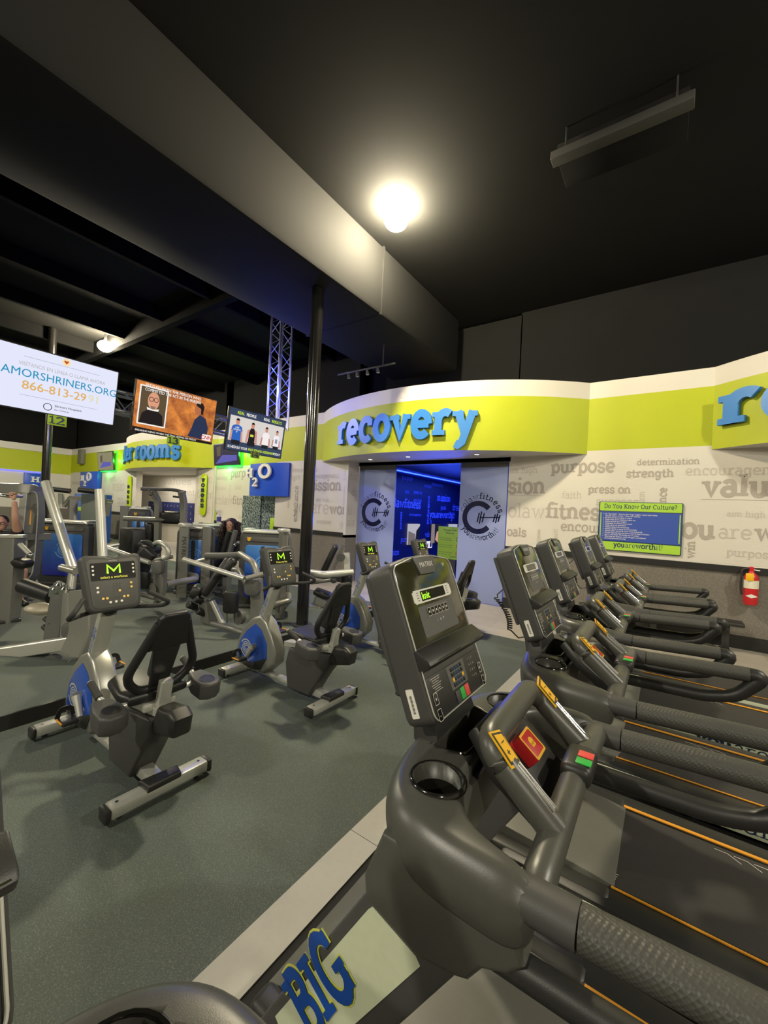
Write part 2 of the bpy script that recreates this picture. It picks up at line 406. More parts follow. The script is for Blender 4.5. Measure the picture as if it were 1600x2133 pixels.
M_ORANGE = mat('amber stripe', '#e8a02e', 0.45)
M_RED = mat('signal red', '#c8262a', 0.35)
M_REDK = mat('soft red key', '#e0504c', 0.4)
M_GREENK = mat('bright green key', '#38b04a', 0.4)
M_PALE = mat('pale mint vinyl', '#cdd3b6', 0.45)
M_NAVY = mat('navy print', '#1b3350', 0.45)
M_BLUEP = mat('royal blue print', '#1f4fa8', 0.35)
M_BLUE = mat('royal blue panel', '#2350b4', 0.3, coat=0.4)
M_BLUED = mat('deep blue panel', '#1c2f8e', 0.3, coat=0.4)
M_BELT = mat('black belt fabric', '#34322e', 0.75, var=0.12, bump=0.3, bscale=500)
M_LED = mat('green LED digits', '#9be82c', emit=1.6)
M_LEDY = mat('yellow LED text', '#d8d050', emit=1.2)
M_KEYY = mat('lit amber key', '#ffcf58', 0.4)
M_KEYW = mat('lit white key', '#f4f0e2', 0.4)
M_LIME = mat('lime wall paint', '#aeb70a', 0.55, var=0.03, scale=3)
M_CREAM = mat('off white wall paint', '#d2cdc0', 0.6, var=0.02, scale=3)
M_WORD = mat('grey wall lettering', '#a8a094', 0.6)
M_WORDL = mat('light grey wall lettering', '#bdb6a9', 0.6)
M_RAIL = mat('black wall rail', '#1b1a18', 0.5)
M_LOWER = speckle('speckled taupe wall covering', '#6f6a60', '#8d877b', 0.62, 55, 0.7, 0.35)
M_CEIL = mat('black sprayed ceiling', '#191918', 0.95, var=0.15, scale=2, spec=0.15)
M_DUCT = mat('black painted duct', '#1a1a19', 0.85, var=0.1, scale=2, spec=0.2)
M_RUBBER = speckle('rubber gym floor', '#48504a', '#757d74', 0.64, 190, 0.8, 0.3)
M_TILE = tiles('pale stone floor tile', '#a39c90', '#b0a99c', '#8b857a', 1.2, 0.6, 0.35)
M_CURB = mat('pale grey floor strip', '#a9a79e', 0.55, var=0.06, scale=30, bump=0.1)
M_SOFFIT = mat('grey soffit paint', '#c9c6be', 0.6, var=0.02)
M_SIGNB = mat('sign blue acrylic', '#2f7cc6', 0.4)
M_SIGND = mat('dark blue sign edge', '#16406a', 0.5)
# ------------------------------------------------------------------ the room
YW = 8.25; Z_SOF = 3.06; Z_GRN = 4.07; Z_TOP = 4.37; Z_CEIL = 6.15
def slabbox(name, x0, x1, y0, y1, z0, z1, m):
    o = MB().box(((x0 + x1) / 2, (y0 + y1) / 2, (z0 + z1) / 2), (x1 - x0, y1 - y0, z1 - z0)).build(name, m); return struct(o)
# floors: rubber under the bikes, tile by the wall, black mat under the treadmills
fl = MB().box((-8, 1.0, -0.06), (52, 30, 0.12)).build('floor', M_TILE); struct(fl)
slabbox('floor_rubber', -4.2, -1.41, -9, 6.2, 0.0, 0.004, M_RUBBER)
slabbox('floor_mat', -1.22, 6.0, -9, 6.25, 0.0, 0.004, mat('black treadmill mat', '#191918', 0.85, bump=0.2))
slabbox('trim_1', -1.41, -1.22, -9, 1.835, 0.0, 0.012, M_CURB)
slabbox('trim_2', -1.41, -1.22, 1.84, 4.05, 0.0, 0.012, M_CURB)
slabbox('trim_3', -1.41, -1.22, 4.055, 6.2, 0.0, 0.012, M_CURB)
slabbox('floor_platform', -26.6, -4.13, -9, 6.2, 0.0, 0.12, M_RUBBER)
slabbox('trim_4', -4.13, -4.11, -9, 6.22, 0.0, 0.121, M_RAIL)
slabbox('ceiling', -30, 12, -14, 12, Z_CEIL, Z_CEIL + 0.1, M_CEIL)

def wall(name, x0, x1, y, ret=None):
    """stretch of the back wall facing the gym: speckled dado, rail, word panel, lime band, white cap, black top"""
    m = MB()
    m.box(((x0 + x1) / 2, y + 0.1, 0.6), (x1 - x0, 0.2, 1.2), mi=0)
    m.box(((x0 + x1) / 2, y + 0.1, 2.16), (x1 - x0, 0.2, 1.92), mi=1)
    m.box(((x0 + x1) / 2, y + 0.1, (Z_SOF + Z_GRN) / 2 + .03), (x1 - x0, 0.2, Z_GRN - Z_SOF - .06), mi=2)
    m.box(((x0 + x1) / 2, y + 0.1, (Z_GRN + Z_TOP) / 2), (x1 - x0, 0.2, Z_TOP - Z_GRN), mi=1)
    m.box(((x0 + x1) / 2, y + 0.45, (Z_TOP + Z_CEIL) / 2 - .04), (x1 - x0, 0.2, Z_CEIL - Z_TOP + .08), mi=3)
    o = m.build(name, [M_LOWER, M_CREAM, M_LIME, M_CEIL]); struct(o); return o
WALLS = {}
w_right = wall('wall_right', -2.72, 6.0, YW)
w_left = wall('wall_left', -9.35, -6.70, 7.85)
w_mid = wall('wall_back', -13.1, -9.35, YW)
w_far = wall('wall_rear', -26.6, -19.75, YW)
# recess above the door, behind the curved soffit
m = MB(); m.box((-4.67, YW + 0.1, 3.66), (3.95, 0.2, 1.36), mi=0); m.box((-4.67, YW + 0.45, 5.2), (3.95, 0.2, 1.8), mi=1)
struct(m.build('wall_over_door', [M_SOFFIT, M_CEIL]))
# short return between the words wall and the door
m = MB().box((-6.66, 8.03, 0.6), (0.08, 0.42, 1.2), mi=0).box((-6.66, 8.03, 2.1), (0.08, 0.42, 1.94), mi=1)
struct(m.build('wall_return', [M_LOWER, M_CREAM]))
# far left wall
m = MB(); m.box((-26.5, 0, 0.6), (0.2, 17, 1.2), mi=0); m.box((-26.5, 0, 2.1), (0.2, 17, 1.8), mi=1); m.box((-26.5, 0, 3.52), (0.2, 17, 1.04), mi=2)
m.box((-26.5, 0, 4.2), (0.2, 17, 0.34), mi=1); m.box((-26.7, 0, 5.25), (0.2, 17, 1.8), mi=3)
struct(m.build('wall_far_left', [M_LOWER, M_CREAM, M_LIME, M_CEIL]))
# right hand wall and the wall behind the treadmills keep the light in the room
struct(MB().box((9.0, -1.5, 3.1), (0.2, 22, 6.2)).build('wall_side', mat('taupe wall paint', '#8f8a80', 0.7)))
struct(MB().box((-9, -9.3, 3.1), (36, 0.2, 6.2)).build('wall_front', mat('taupe wall paint', '#8f8a80', 0.7)))
slabbox('wall_upper', -27, 9.0, 8.76, 8.86, 4.2, Z_CEIL, M_CEIL)
slabbox('wall_upper_left', -26.9, -26.8, -10, 9, 4.2, Z_CEIL, M_CEIL)
# rails and baseboards
def rails(n, x0, x1, y):
    slabbox('trim_%d' % n, x0, x1, y - 0.03, y, 1.15, 1.25, M_RAIL)
    slabbox('baseboard_%s' % n, x0, x1, y - 0.015, y, 0.0, 0.2, M_RAIL)
rails(5, -2.72, 6.0, YW); rails(6, -9.35, -6.70, 7.85); rails(7, -13.1, -11.3, YW); rails(8, -26.4, -19.75, YW)

# curved lime soffits
def arc_pts(x0, x1, y0, sag, n=28):
    h = (x1 - x0) / 2; R = (h * h + sag * sag) / (2 * sag); cx = (x0 + x1) / 2; cy = y0 - sag + R
    a = math.asin(h / R); out = []
    for i in range(n + 1):
        t = -a + 2 * a * i / n; out.append((cx + R * math.sin(t), cy - R * math.cos(t)))
    return out, cx, cy, R, a
def soffit(name, x0, x1, y0, sag, clip=None):
    P, cx, cy, R, a = arc_pts(x0, x1, y0, sag)
    if clip: P = [p for p in P if p[0] <= clip]
    m = MB(); n = len(P)
    for (za, zb, mi) in ((Z_SOF, Z_GRN, 0), (Z_GRN, Z_TOP, 1)):
        vs = [(p[0], p[1], za) for p in P] + [(p[0], p[1], zb) for p in P]
        m.raw(vs, [[i, i + 1, n + i + 1, n + i] for i in range(n - 1)], mi=mi, smooth=True)
    m.raw([(p[0], p[1], Z_SOF) for p in P] + [(P[-1][0], y0 + .05, Z_SOF), (P[0][0], y0 + .05, Z_SOF)], [list(range(n + 2))[::-1]], mi=2)
    m.raw([(p[0], p[1], Z_TOP) for p in P] + [(P[-1][0], y0 + .05, Z_TOP), (P[0][0], y0 + .05, Z_TOP)], [list(range(n + 2))], mi=1)
    o = m.build(name, [M_LIME, M_CREAM, M_SOFFIT]); struct(o)
    return (cx, cy, R, a)
S1 = soffit('wall_soffit', -8.05, -1.29, YW, 1.32)
S2 = soffit('wall_soffit_right', 0.5, 7.0, YW, 1.25)
S3 = soffit('wall_soffit_lockers', -19.8, -12.9, YW, 0.95)
# locker room alcove behind the far soffit
m = MB(); m.box((-18.0, 10.2, 1.6), (10.4, 0.15, 3.2), mi=0); m.box((-23.2, 9.3, 1.6), (0.12, 1.7, 3.2), mi=0); m.box((-12.98, 9.2, 1.6), (0.12, 2.0, 3.2), mi=0)
m.box((-18.0, 9.3, 3.12), (10.4, 1.8, 0.1), mi=1); m.box((-16.3, 8.7, 5.25), (7.2, 0.2, 1.8), mi=2)
struct(m.build('wall_alcove', [M_CREAM, M_SOFFIT, M_CEIL]))
m = MB(); m.box((-19.25, 8.3, 1.53), (1.1, 0.25, 3.05), mi=0); m.box((-13.55, 8.3, 1.53), (1.1, 0.25, 3.05), mi=0)
struct(m.build('wall_columns', [M_CREAM]))

# words on the walls
def words(parent, y, lst):
    m = MB()
    for (t, x0, x1, z, w, v) in lst:
        if v:   # reads upwards
            L = slab_width(t); ln = abs(x1); M = frame((x0, y, z), (0, 0, 1), (-1, 0, 0))
            slab(m, t, M, x=ln / L, w=w, mi=0 if w > .2 else 1)
        else:
            M = frame((x0, y, z), (1, 0, 0), (0, 0, 1)); slab(m, t, M, x=(x1 - x0) / slab_width(t) * 1.05, width=x1 - x0, w=w, mi=0 if w > .2 else 1)
    o = m.build('wall_lettering', [M_WORD, M_WORDL], parent); return o
B, T = 0.27, 0.15
words(w_right, YW - 0.004, [
    ('im high', -2.70, -2.15, 2.73, T, 0), ('purpose', -1.90, -0.83, 2.73, B, 0), ('sion', -2.72, -1.99, 2.325, B, 0), ('faith', -1.69, -1.34, 2.245, T, 0),
    ('press on', -1.24, -0.57, 2.35, B, 0), ('determination', -0.50, 0.36, 2.835, .21, 0), ('strength', -0.65, 0.03, 2.63, B, 0), ('encouragement', 0.18, 1.55, 2.655, .18, 0),
    ('values', 0.41, 1.62, 2.33, .3, 0), ('olaw', -2.70, -1.97, 1.845, T, 0), ('fitness', -1.96, -0.86, 1.865, B, 0), ('oals', -2.70, -2.31, 1.465, B, 0),
    ('encouragement', -1.68, -0.10, 1.635, .22, 0), ('success', -1.11, -0.45, 2.13, T, 0), ('aim high', 0.72, 1.17, 2.01, T, 0),
    ('you', -0.05, 0.60, 1.65, .3, 0), ('are', 0.63, 1.03, 1.67, T, 0), ('worthit!', 1.06, 2.2, 1.67, .3, 0), ('purpose', 0.74, 1.30, 1.40, T, 0), ('discipline', -1.5, -1.05, 1.345, T, 0),
    ('purpose', -2.05, 0.36, 1.27, T, 1), ('quit!', -1.73, 0.22, 1.44, T, 1), ('devotion', -0.37, 0.50, 1.89, T, 1), ('endurance', -0.06, 0.75, 1.70, B, 1), ('win', 0.35, 0.28, 1.31, B, 1)])
m = MB(); m.box((-2.36, YW - .004, 2.285), (0.72, .004, .008)); m.box((1.0, YW - .004, 2.27), (1.2, .004, .008)); m.build('wall_lettering', [M_WORDL], w_right)
words(w_left, 7.846, [
    ('determination', -8.76, -7.7, 2.805, T, 0), ('strength', -9.05, -8.36, 2.605, T, 0), ('encouragement', -8.1, -6.95, 2.635, T, 0), ('mission', -8.1, -6.86, 2.315, B, 0),
    ('aim high', -7.72, -7.25, 2.025, T, 0), ('youare', -8.6, -7.25, 1.70, T, 0), ('wor', -7.22, -6.64, 1.715, B, 0), ('purpose', -7.66, -7.14, 1.44, T, 0), ('go', -6.85, -6.63, 1.40, T, 0),
    ('endurance', -8.42, 1.0, 1.43, .24, 1), ('success', -6.68, 0.5, 1.93, T, 1), ('faith', -6.68, 0.3, 2.57, T, 1), ('devotion', -8.75, 0.5, 1.8, T, 1)])
m = MB()
for t, y0, z, w, wd in (('hi', 7.86, 1.71, T, .17), ('als', 7.86, 1.43, T, .3), ('dr', 7.98, 2.2, T, .2), ('disc', 7.86, 2.6, T, .35)):
    slab(m, t, frame((-6.616, y0, z), (0, 1, 0), (0, 0, 1)), x=.14, width=wd, w=w)
m.build('wall_lettering', [M_WORDL], w_left)
words(w_mid, YW - 0.004, [
    ('purpose', -12.13, -10.8, 2.735, .22, 0), ('aim high', -12.92, -12.27, 2.66, T, 0), ('colaw', -12.92, -11.97, 1.82, T, 0), ('fitness', -11.96, -10.9, 1.84, .24, 0),
    ('oals', -12.87, -12.45, 1.47, T, 0), ('discipline', -13.0, -12.38, 2.315, T, 0), ('faith', -11.85, -11.49, 2.335, T, 0), ('devotion', -11.61, -11.0, 1.37, T, 0), ('purpose', -12.1, 0.4, 2.1, T, 1)])
words(w_far, YW - 0.004, [('strength', -22.1, -20.9, 2.65, T, 0), ('vision', -21.2, -19.6, 2.2, T, 0), ('encouragement', -26.2, -24.4, 2.5, T, 0), ('mission', -22.0, -21, 1.9, T, 0), ('goals', -20.6, -19.4, 1.6, T, 0)])
m = MB()
for t, x0, x1, y, z in (('values', -20.4, -17.8, 10.12, 2.65), ('encouragement', -21.4, -17.5, 10.12, 2.15), ('favor', -14.0, -13.0, 8.17, 2.0), ('vision', -14.05, -13.05, 8.17, 2.55), ('goals', -13.9, -13.1, 8.17, 1.5), ('purpose', -19.75, -18.8, 8.17, 1.6)):
    slab(m, t, frame((x0, y, z), (1, 0, 0), (0, 0, 1)), x=.2, width=x1 - x0, w=T)
m.build('wall_lettering', [M_WORDL], bpy.data.objects['wall_alcove'])

# big sign words on the curved soffits, each letter a part
def arc_sign(name, label, text, S, ang0, ang1, z, x, depth=0.07):
    cx, cy, R, a = S
    t = thing(name, label, 'sign', (cx + R * math.sin((ang0 + ang1) / 2), cy - R * math.cos((ang0 + ang1) / 2) - .05, z))
    W = slab_width(text, .10); cur = 0.0
    for ch in text:
        adv = GLYPH[ch][0]
        if ch != ' ':
            th = ang0 + (ang1 - ang0) * (cur + adv / 2) / W
            p = Vector((cx + (R + 0.02) * math.sin(th), cy - (R + 0.02) * math.cos(th), z)); u = Vector((math.cos(th), math.sin(th), 0))
            k = (ang1 - ang0) * R / W
            M = Matrix.Translation(-Vector(t.location)) @ frame(p - u * (adv * k / 2), u, (0, 0, 1))
            m = MB(); mm = MB()
            GL = GLYPH[ch]
            slab(m, ch, M, x=x, width=adv * k, w=.33, depth=depth, sp=0)
            for i, f in enumerate(m.f):
                pass
            o = m.build('letter', [M_SIGNB], t)
        cur += adv + .10
    return t
cx, cy, R, a = S1
angx = lambda S, X: math.asin((X - S[0]) / S[2])
arc_sign('recovery_sign', 'large blue raised letters spelling recovery on curved lime soffit above the frosted door', 'recovery', S1, angx(S1, -6.40), angx(S1, -3.02), 3.34, 0.46)
arc_sign('recovery_sign', 'large blue raised letters starting re on the lime soffit at the right edge', 'recovery', S2, angx(S2, 0.62), angx(S2, 5.2), 3.40, 0.46)
arc_sign('locker_rooms_sign', 'blue raised letters spelling locker rooms on the far curved lime soffit', 'locker rooms', S3, angx(S3, -19.5), angx(S3, -14.2), 3.38, 0.44)

# ceiling: bulkhead duct, joists, slot diffuser
t = thing('air_duct', 'broad black rectangular duct running under the dark ceiling above the bikes', 'duct', (-4.8, 0, 5.0))
MB().box((0, -0.5, 0.56), (1.7, 17.4, 1.1), 0.06).build('duct_body', M_DUCT, t)
m = MB()
for y in (-7, -1, 5): MB().box((0, y + .3, 0.56), (1.712, 0.05, 1.112), 0.01).build('flange', M_DUCT, t)
M_JOIST = mat('black steel joist', '#121212', 0.95, spec=0.05)
for i in range(9):
    x = -7.6 - 1.9 * i
    struct(MB().box((x, -1, Z_CEIL - 0.16), (0.09, 20, 0.3)).build('trim_%d' % (20 + i), M_JOIST))
for i, y in enumerate((-6, -2.5, 1.0, 4.6)):
    struct(MB().box((-15.8, y, Z_CEIL - 0.22), (20, 0.14, 0.42)).build('trim_%d' % (40 + i), M_JOIST))
# ------------------------------------------------------------------ treadmills
def treadmill():
    T = thing('treadmill', 'x', 'treadmill', (0, 1.29, 0))
    # deck
    m = MB()
    for s in (-1, 1):
        m.box((0.33, s * 0.375, 0.135), (1.95, 0.13, 0.13), 0.02)
    m.box((0.27, 0, 0.12), (2.0, 0.66, 0.08)); m.build('deck_frame', M_BLACK, T)
    for s in (-1, 1):
        o = MB().box((0.35, s * 0.443, 0.125), (1.78, 0.006, 0.115), 0.002).build('side_panel', M_PALE, T)
        m = MB(); M = frame((0.24, s * 0.4475, 0.088), (1 if s < 0 else -1, 0, 0), (0, 0, 1))
        if s > 0: M = frame((1.2, s * 0.4475, 0.088), (-1, 0, 0), (0, 0, 1))
        slab(m, 'youareworthit!', M, x=0.058, width=0.95, w=.3, bold={0, 1, 2, 6, 7, 8, 9, 10})
        m.build('lettering', M_NAVY, o); o['label'] = 'pale mint side panel lettered youareworthit'
    MB().box((0.3, 0, 0.185), (1.9, 0.6, 0.03), 0.008).build('running_belt', M_BELT, T)
    m = MB()
    for k in range(3):
        for dx, dy in ((0.0, 0.0),):
            x0 = 0.22 + k * 0.075
            m.raw([(x0, .262, .2012), (x0 + .05, .262, .2012), (x0 + .05, .265, .2012), (x0, .265, .2012)], [[0, 1, 2, 3]])
            m.raw([(x0 + .05, .262, .2012), (x0 + .10, .222, .2012), (x0 + .10, .226, .2012), (x0 + .05, .266, .2012)], [[0, 1, 2, 3]])
    for k in range(4): m.raw([(-.21 + k * .004, -.285 + k * .016, .2012), (-.17 + k * .004, -.275 + k * .016, .2012), (-.17 + k * .004, -.272 + k * .016, .2012), (-.21 + k * .004, -.282 + k * .016, .2012)], [[0, 1, 2, 3]])
    m.build('belt_marking', M_WHITE, T)
    for s in (-1, 1):
        MB().box((0.46, s * 0.318, 0.2035), (1.28, 0.022 if s > 0 else 0.009, 0.007), 0.002).build('amber_stripe', M_ORANGE, T)
    # motor hood
    prof = [(-1.12, .05), (-1.09, .15), (-.98, .222), (-.70, .242), (-.26, .216), (-.17, .206), (-.165, .19), (-.165, .05)]
    MB().prism(prof, 0.62, frame((0, 0.31, 0), (1, 0, 0), (0, 0, 1)), 0.012).build('motor_hood', mat('grey hood plastic', '#64645c', 0.45, bump=.1, bscale=500), T)
    for s in (-1, 1): MB().box((-.62, s * .36, .12), (.90, .10, .17), .03, seg=3).build('hood_side', M_BLACK, T)
    # masts with mint decal panels
    for s in (-1, 1):
        y = -0.38 if s < 0 else 0.44
        pl = [(-1.08, .06), (-.92, .33), (-.60, .845), (-.57, .98), (-.30, .98), (-.325, .84), (-.56, .47), (-.80, .06)]
        o = MB().prism(pl, 0.06, frame((0, y, 0), (1, 0, 0), (0, 0, 1)), 0.012).build('upright', M_DARK, T)
        q = [(-.90, .31), (-.585, .815), (-.572, .83), (-.445, .79), (-.432, .775), (-.66, .43), (-.80, .22)]
        yy = -0.4402 if s < 0 else 0.4402
        Mf = frame((0, yy, 0), (1, 0, 0), (0, 0, 1)) if s < 0 else frame((0, yy, 0), (-1, 0, 0), (0, 0, 1)) @ Matrix.Diagonal((-1, 1, 1, 1))
        if s > 0: q = q[::-1]
        d = MB().prism(q, 0.002, Mf).build('decal_panel', M_PALE, o); d['label'] = 'pale mint decal panel lettered BIG'
        if s < 0:
            u = Vector((.30, 0, .535)).normalized()
            for mm, ww, lf, nm in ((M_LED2, .40, .0028, 'lettering_edge'), (M_BLUEP, .30, .0056, 'lettering')):
                w = MB(); M = frame(Vector((-.752, yy, .352)), u, (-.535, 0, .30))
                slab(w, 'BIG', M, x=0.105, width=0.30, w=ww, lift=lf); w.build(nm, mm, d)
    # dash: a horseshoe moulding
    half = [((-.18, -.475), (-.18, -.385), 1.10), ((-.30, -.475), (-.30, -.365), 1.102), ((-.40, -.475), (-.365, -.335), 1.105), ((-.49, -.462), (-.405, -.285), 1.11),
            ((-.565, -.42), (-.43, -.22), 1.112), ((-.625, -.33), (-.445, -.13), 1.115), ((-.655, -.18), (-.45, -.06), 1.12), ((-.665, 0.0), (-.452, 0.0), 1.12)]
    st = half + [((a[0], -a[1]), (b[0], -b[1]), z) for a, b, z in half[:-1][::-1]]
    vs = []; S = 11
    for (o_, i_, z) in st:
        o_ = Vector(o_); i_ = Vector(i_); L = (i_ - o_).length; f = (i_ - o_) / L
        for dist, zz in ((.05, -.17), (.012, -.15), (.0, -.075), (.006, -.040), (.030, -.010), (.05, 0.0), (L * .75, -.004), (L - .022, -.010), (L - .006, -.03), (L, -.07), (L + .004, -.20)):
            p = o_ + f * dist; vs.append((p.x, p.y, z + zz))
    fs = []; N = len(st)
    for i in range(N - 1):
        for k in range(S): fs.append([i * S + k, (i + 1) * S + k, (i + 1) * S + (k + 1) % S, i * S + (k + 1) % S])
    fs.append([k for k in range(S)]); fs.append([(N - 1) * S + k for k in range(S)][::-1])
    m = MB(); m.raw(vs, fs, smooth=True); dash = m.build('dash', M_DASH, None)
    b = bmesh.new(); b.from_mesh(dash.data); bmesh.ops.recalc_face_normals(b, faces=b.faces); b.to_mesh(dash.data); b.free()
    sb = dash.modifiers.new('s', 'SUBSURF'); sb.levels = 2; bake(dash)
    cs = [MB().lathe([(.064, 0), (.068, .3)], Matrix.Translation((-.485, s * .285, 1.01))).build('c', M_BLACK) for s in (-1, 1)]
    cs.append(MB().prism([(-.575, -.165), (-.47, -.135), (-.47, .135), (-.575, .165)], .3, Matrix.Translation((0, 0, 1.02)), 0.02).build('c', M_BLACK))
    cut(dash, cs); dash.parent = T
    for s in (-1, 1):
        o = MB().lathe([(.063, -.10), (.066, .0), (.069, .006), (.074, .007), (.079, .002), (.080, -.006)], Matrix.Translation((-.485, s * .285, 1.108)), cap=False).build('cup_holder', M_GLOSS, T)
        MB().lathe([(.0, -.098), (.064, -.098)], Matrix.Translation((-.485, s * .285, 1.108)), cap=False).build('cup_floor', M_BLACK, o)
    MB().tube(fillet([(-.578, -.168, 1.112), (-.468, -.138, 1.110), (-.468, .138, 1.110), (-.578, .168, 1.112)], .03), .004, 6).build('tray_edge', M_GLOSS, T)
    # inner apron and skirts under the dash arms
    m = MB(); m.prism([(-.32, 0), (.32, 0), (.24, -.16), (-.24, -.16)], .02, frame((-.445, 0, 1.06), (0, 1, 0), (0.05, 0, 1)), .006); m.build('apron', M_DASH, T)
    for s in (-1, 1):
        y = -0.375 if s < 0 else 0.448
        sk = [(-.55, 1.03), (-.60, .90), (-.597, .86), (-.575, .835), (-.44, .795), (-.34, .815), (-.315, .825), (-.285, .87), (-.23, .895), (-.2, .93), (-.22, .985), (-.2, 1.03)]
        MB().prism(sk, 0.073, frame((0, y, 0), (1, 0, 0), (0, 0, 1)), 0.012, seg=3).build('skirt', M_DASH, T)
    # handrails
    for s in (-1, 1):
        y = s * 0.415
        up = fillet([(-.19, y, 1.045), (-.1, y, 1.047), (.40, y, 1.07), (.29, y, .94), (.16, y, .905), (-.27, y, .895)], .05, 6)
        rr = [(.036 if p.z > 1.0 else (.034 if p.x > .27 else .031)) for p in up]
        o = MB().tube(up, rr, 12, up=(0, 1, 0)).build('handrail', M_BLACK, T)
        sec = [(a[0] * .037, a[1] * .037) for a in _arc(0, 0, 1.2, 1.0, 0, 360, 16)[:-1]]
        MB().tube([(-.24, y, 1.045), (-.112, y, 1.046)], 1.0, sec=[(a * 1.03, b_ * 1.03) for a, b_ in sec]).build('rail_collar', M_DARK, o)
        MB().tube([(-.108, y, 1.046), (.34, y, 1.067)], 1.0, sec=sec).build('grip_sleeve', M_KNURL, o)
    # crossbar with speed pad, ergonomic grip
    cb = [(-.20, -.41, 1.02), (-.20, -.36, 1.045), (-.20, 0.05, 1.065), (-.19, .20, 1.075), (-.19, .36, 1.06), (-.19, .42, 1.045)]
    o = MB().tube(fillet(cb, .08, 4), .036, 16).build('crossbar', M_DASH, T)
    p = MB().box((-.195, .08, 1.085), (.085, .15, .06), .02, seg=3).build('speed_pad', M_BLACK, o)
    for y, mm, nm in ((.045, M_GREENK, 'start_key'), (.088, M_REDK, 'stop_key')):
        MB().box((-.178, y, 1.117), (.042, .034, .004), .001).build(nm, mm, p)
    ga = fillet([(-.20, -.215, 1.062), (-.375, -.225, 1.22), (-.385, .225, 1.22), (-.20, .225, 1.072)], .065, 7)
    g = MB().tube(ga, .037, 16, up=(-.7, 0, .7)).build('grip_handle', M_DASH, T)
    for s in (-1, 1):
        u = Vector((-.175, 0, .173)).normalized(); nrm = Vector((.173, 0, .175)).normalized()
        c = Vector((-.355, s * .222, 1.200)) + nrm * .033
        M = frame(c, (0, 1, 0), u)
        q = [(-.026, -.042), (.020, -.052), (.026, .030), (-.02, .044)]
        if s > 0: q = [(-a, b_) for a, b_ in q][::-1]
        k = MB().prism([(a * 1.12, b_ * 1.1) for a, b_ in q], .004, M, z0=-.001).build('key_surround', M_YEL, g)
        k2 = MB().prism([(a * .95, b_ * .95) for a, b_ in q], .0015, M, z0=.003).build('key_gap', M_BLACK, k)
        w = MB().prism([(a * .74, b_ * .80) for a, b_ in q], .0015, M, z0=.0045).build('speed_key', M_YEL, k)
        z = MB(); z.box((0, .010, .0064), (.018, .0025, .001), M=M); z.box((-.004, -.016, .0064), (.013, .0025, .001), M=M); z.box((-.004, -.016, .0066), (.0025, .013, .001), M=M); z.build('key_mark', M_BLACK, w)
        for off in (-.007, .007):
            a0 = Vector((-.318, s * .217 + off, 1.168)) + nrm * .0335; a1 = Vector((-.225, s * .214 + off, 1.090)) + nrm * .0335
            MB().tube([a0, a1], .0045, 8).build('pulse_sensor', M_CHROME, g)
    # stop button on its dark bracket
    nrm = Vector((.62, 0, .78)); M = frame((-.345, .02, 1.10), (0, 1, 0), (-.78, 0, .62))
    o = MB().prism([(-.15, -.14), (.15, -.14), (.17, .02), (.12, .14), (-.12, .14), (-.17, .02)], .05, M, .015, z0=-.05).build('stop_bracket', M_BLACK, T)
    sbn = MB().prism(rrect(.088, .082, .008), .042, M, .005).build('stop_button', M_RED, o)
    z = MB(); fr = rrect(.085, .079, .006); inn = rrect(.071, .065, .004)
    n = len(fr); z.raw([(a, b_, .0425) for a, b_ in fr] + [(a, b_, .0425) for a, b_ in inn], [[i, (i + 1) % n, n + (i + 1) % n, n + i] for i in range(n)], M)
    z.box((0, -.004, .0425), (.026, .012, .001), M=M); z.prism(_arc(0, .006, .014, .012, 0, 360, 14)[:-1], .001, M, z0=.042); z.build('button_mark', M_YEL, sbn)
    # console
    F = frame((-.535, 0, 1.195), (0, 1, 0), (-.385, 0, .923))
    W, Hh = .425, .505
    ol = _arc(.1775, .035, .035, .035, -90, 0, 5) + [(.2125, .45)] + _arc(.1775, .465, .035, .035, 0, 75, 5) + [(.09, .515), (0, .518), (-.09, .515)] + _arc(-.1775, .465, .035, .035, 105, 180, 5) + [(-.2125, .45)] + _arc(-.1775, .035, .035, .035, 180, 270, 5)
    con = MB().prism(ol, .10, F, .014, z0=-.10, seg=3).build('console', M_DARK, T)
    bk = [(-.19, .10), (.19, .10), (.205, .30), (.195, .48), (-.195, .48), (-.205, .30)]
    MB().prism(bk, .03, F, .014, z0=-.128, seg=2).build('rear_shell', M_DARK, con)
    tr = fillet([(a * .955, (b_ - .26) * .965 + .26, .003) for a, b_ in ol], .002, 1, True)
    MB().tube(tr, .0022, 6, F, closed=True, up=None).build('silver_trim', M_TRIM, con)
    up = [(-.198, .225), (.198, .225), (.198, .47), (.175, .493), (0, .500), (-.175, .493), (-.198, .47)]
    sc = MB().prism(up, .003, F, .001).build('screen_panel', M_SMOKE, con)
    bd = MB().prism([(-.052, .445), (.052, .445), (.075, .508), (-.075, .508)], .010, F, .003, z0=.001).build('brand_badge', M_GREYP, con)
    z = MB(); sans(z, 'MATRIX', F @ Matrix.Translation((0, .470, .0115)), .026, align='CENTER', bold=.012); z.build('brand_lettering', M_WHITE, bd); z = MB(); sans(z, 'M', F @ Matrix.Translation((.14, .462, .0035)), .02, align='CENTER', bold=.02); z.build('brand_mark', M_WHITE, sc)
    db = MB().prism([(-.128, .352), (.128, .352), (.128, .357), (.136, .357), (.136, .392), (.128, .392), (.128, .397), (-.128, .397), (-.128, .392), (-.136, .392), (-.136, .357), (-.128, .357)], .002, F, z0=.003).build('display_bar', M_WHITE, con)
    d2 = MB().prism(rrect(.172, .034, .001, 1, 0, .3745), .001, F, z0=.005).build('display', M_GLOSS, db)
    z = MB(); sans(z, 'knit', F @ Matrix.Translation((-.082, .363, .0065)), .034, bold=.01); z.build('display_text', M_LED, d2)
    z = MB()
    for sx in (-1, 1):
        for k in range(4): z.box((sx * .106, .362 + k * .0085, .0055), (.012, .0025, .0006), M=F)
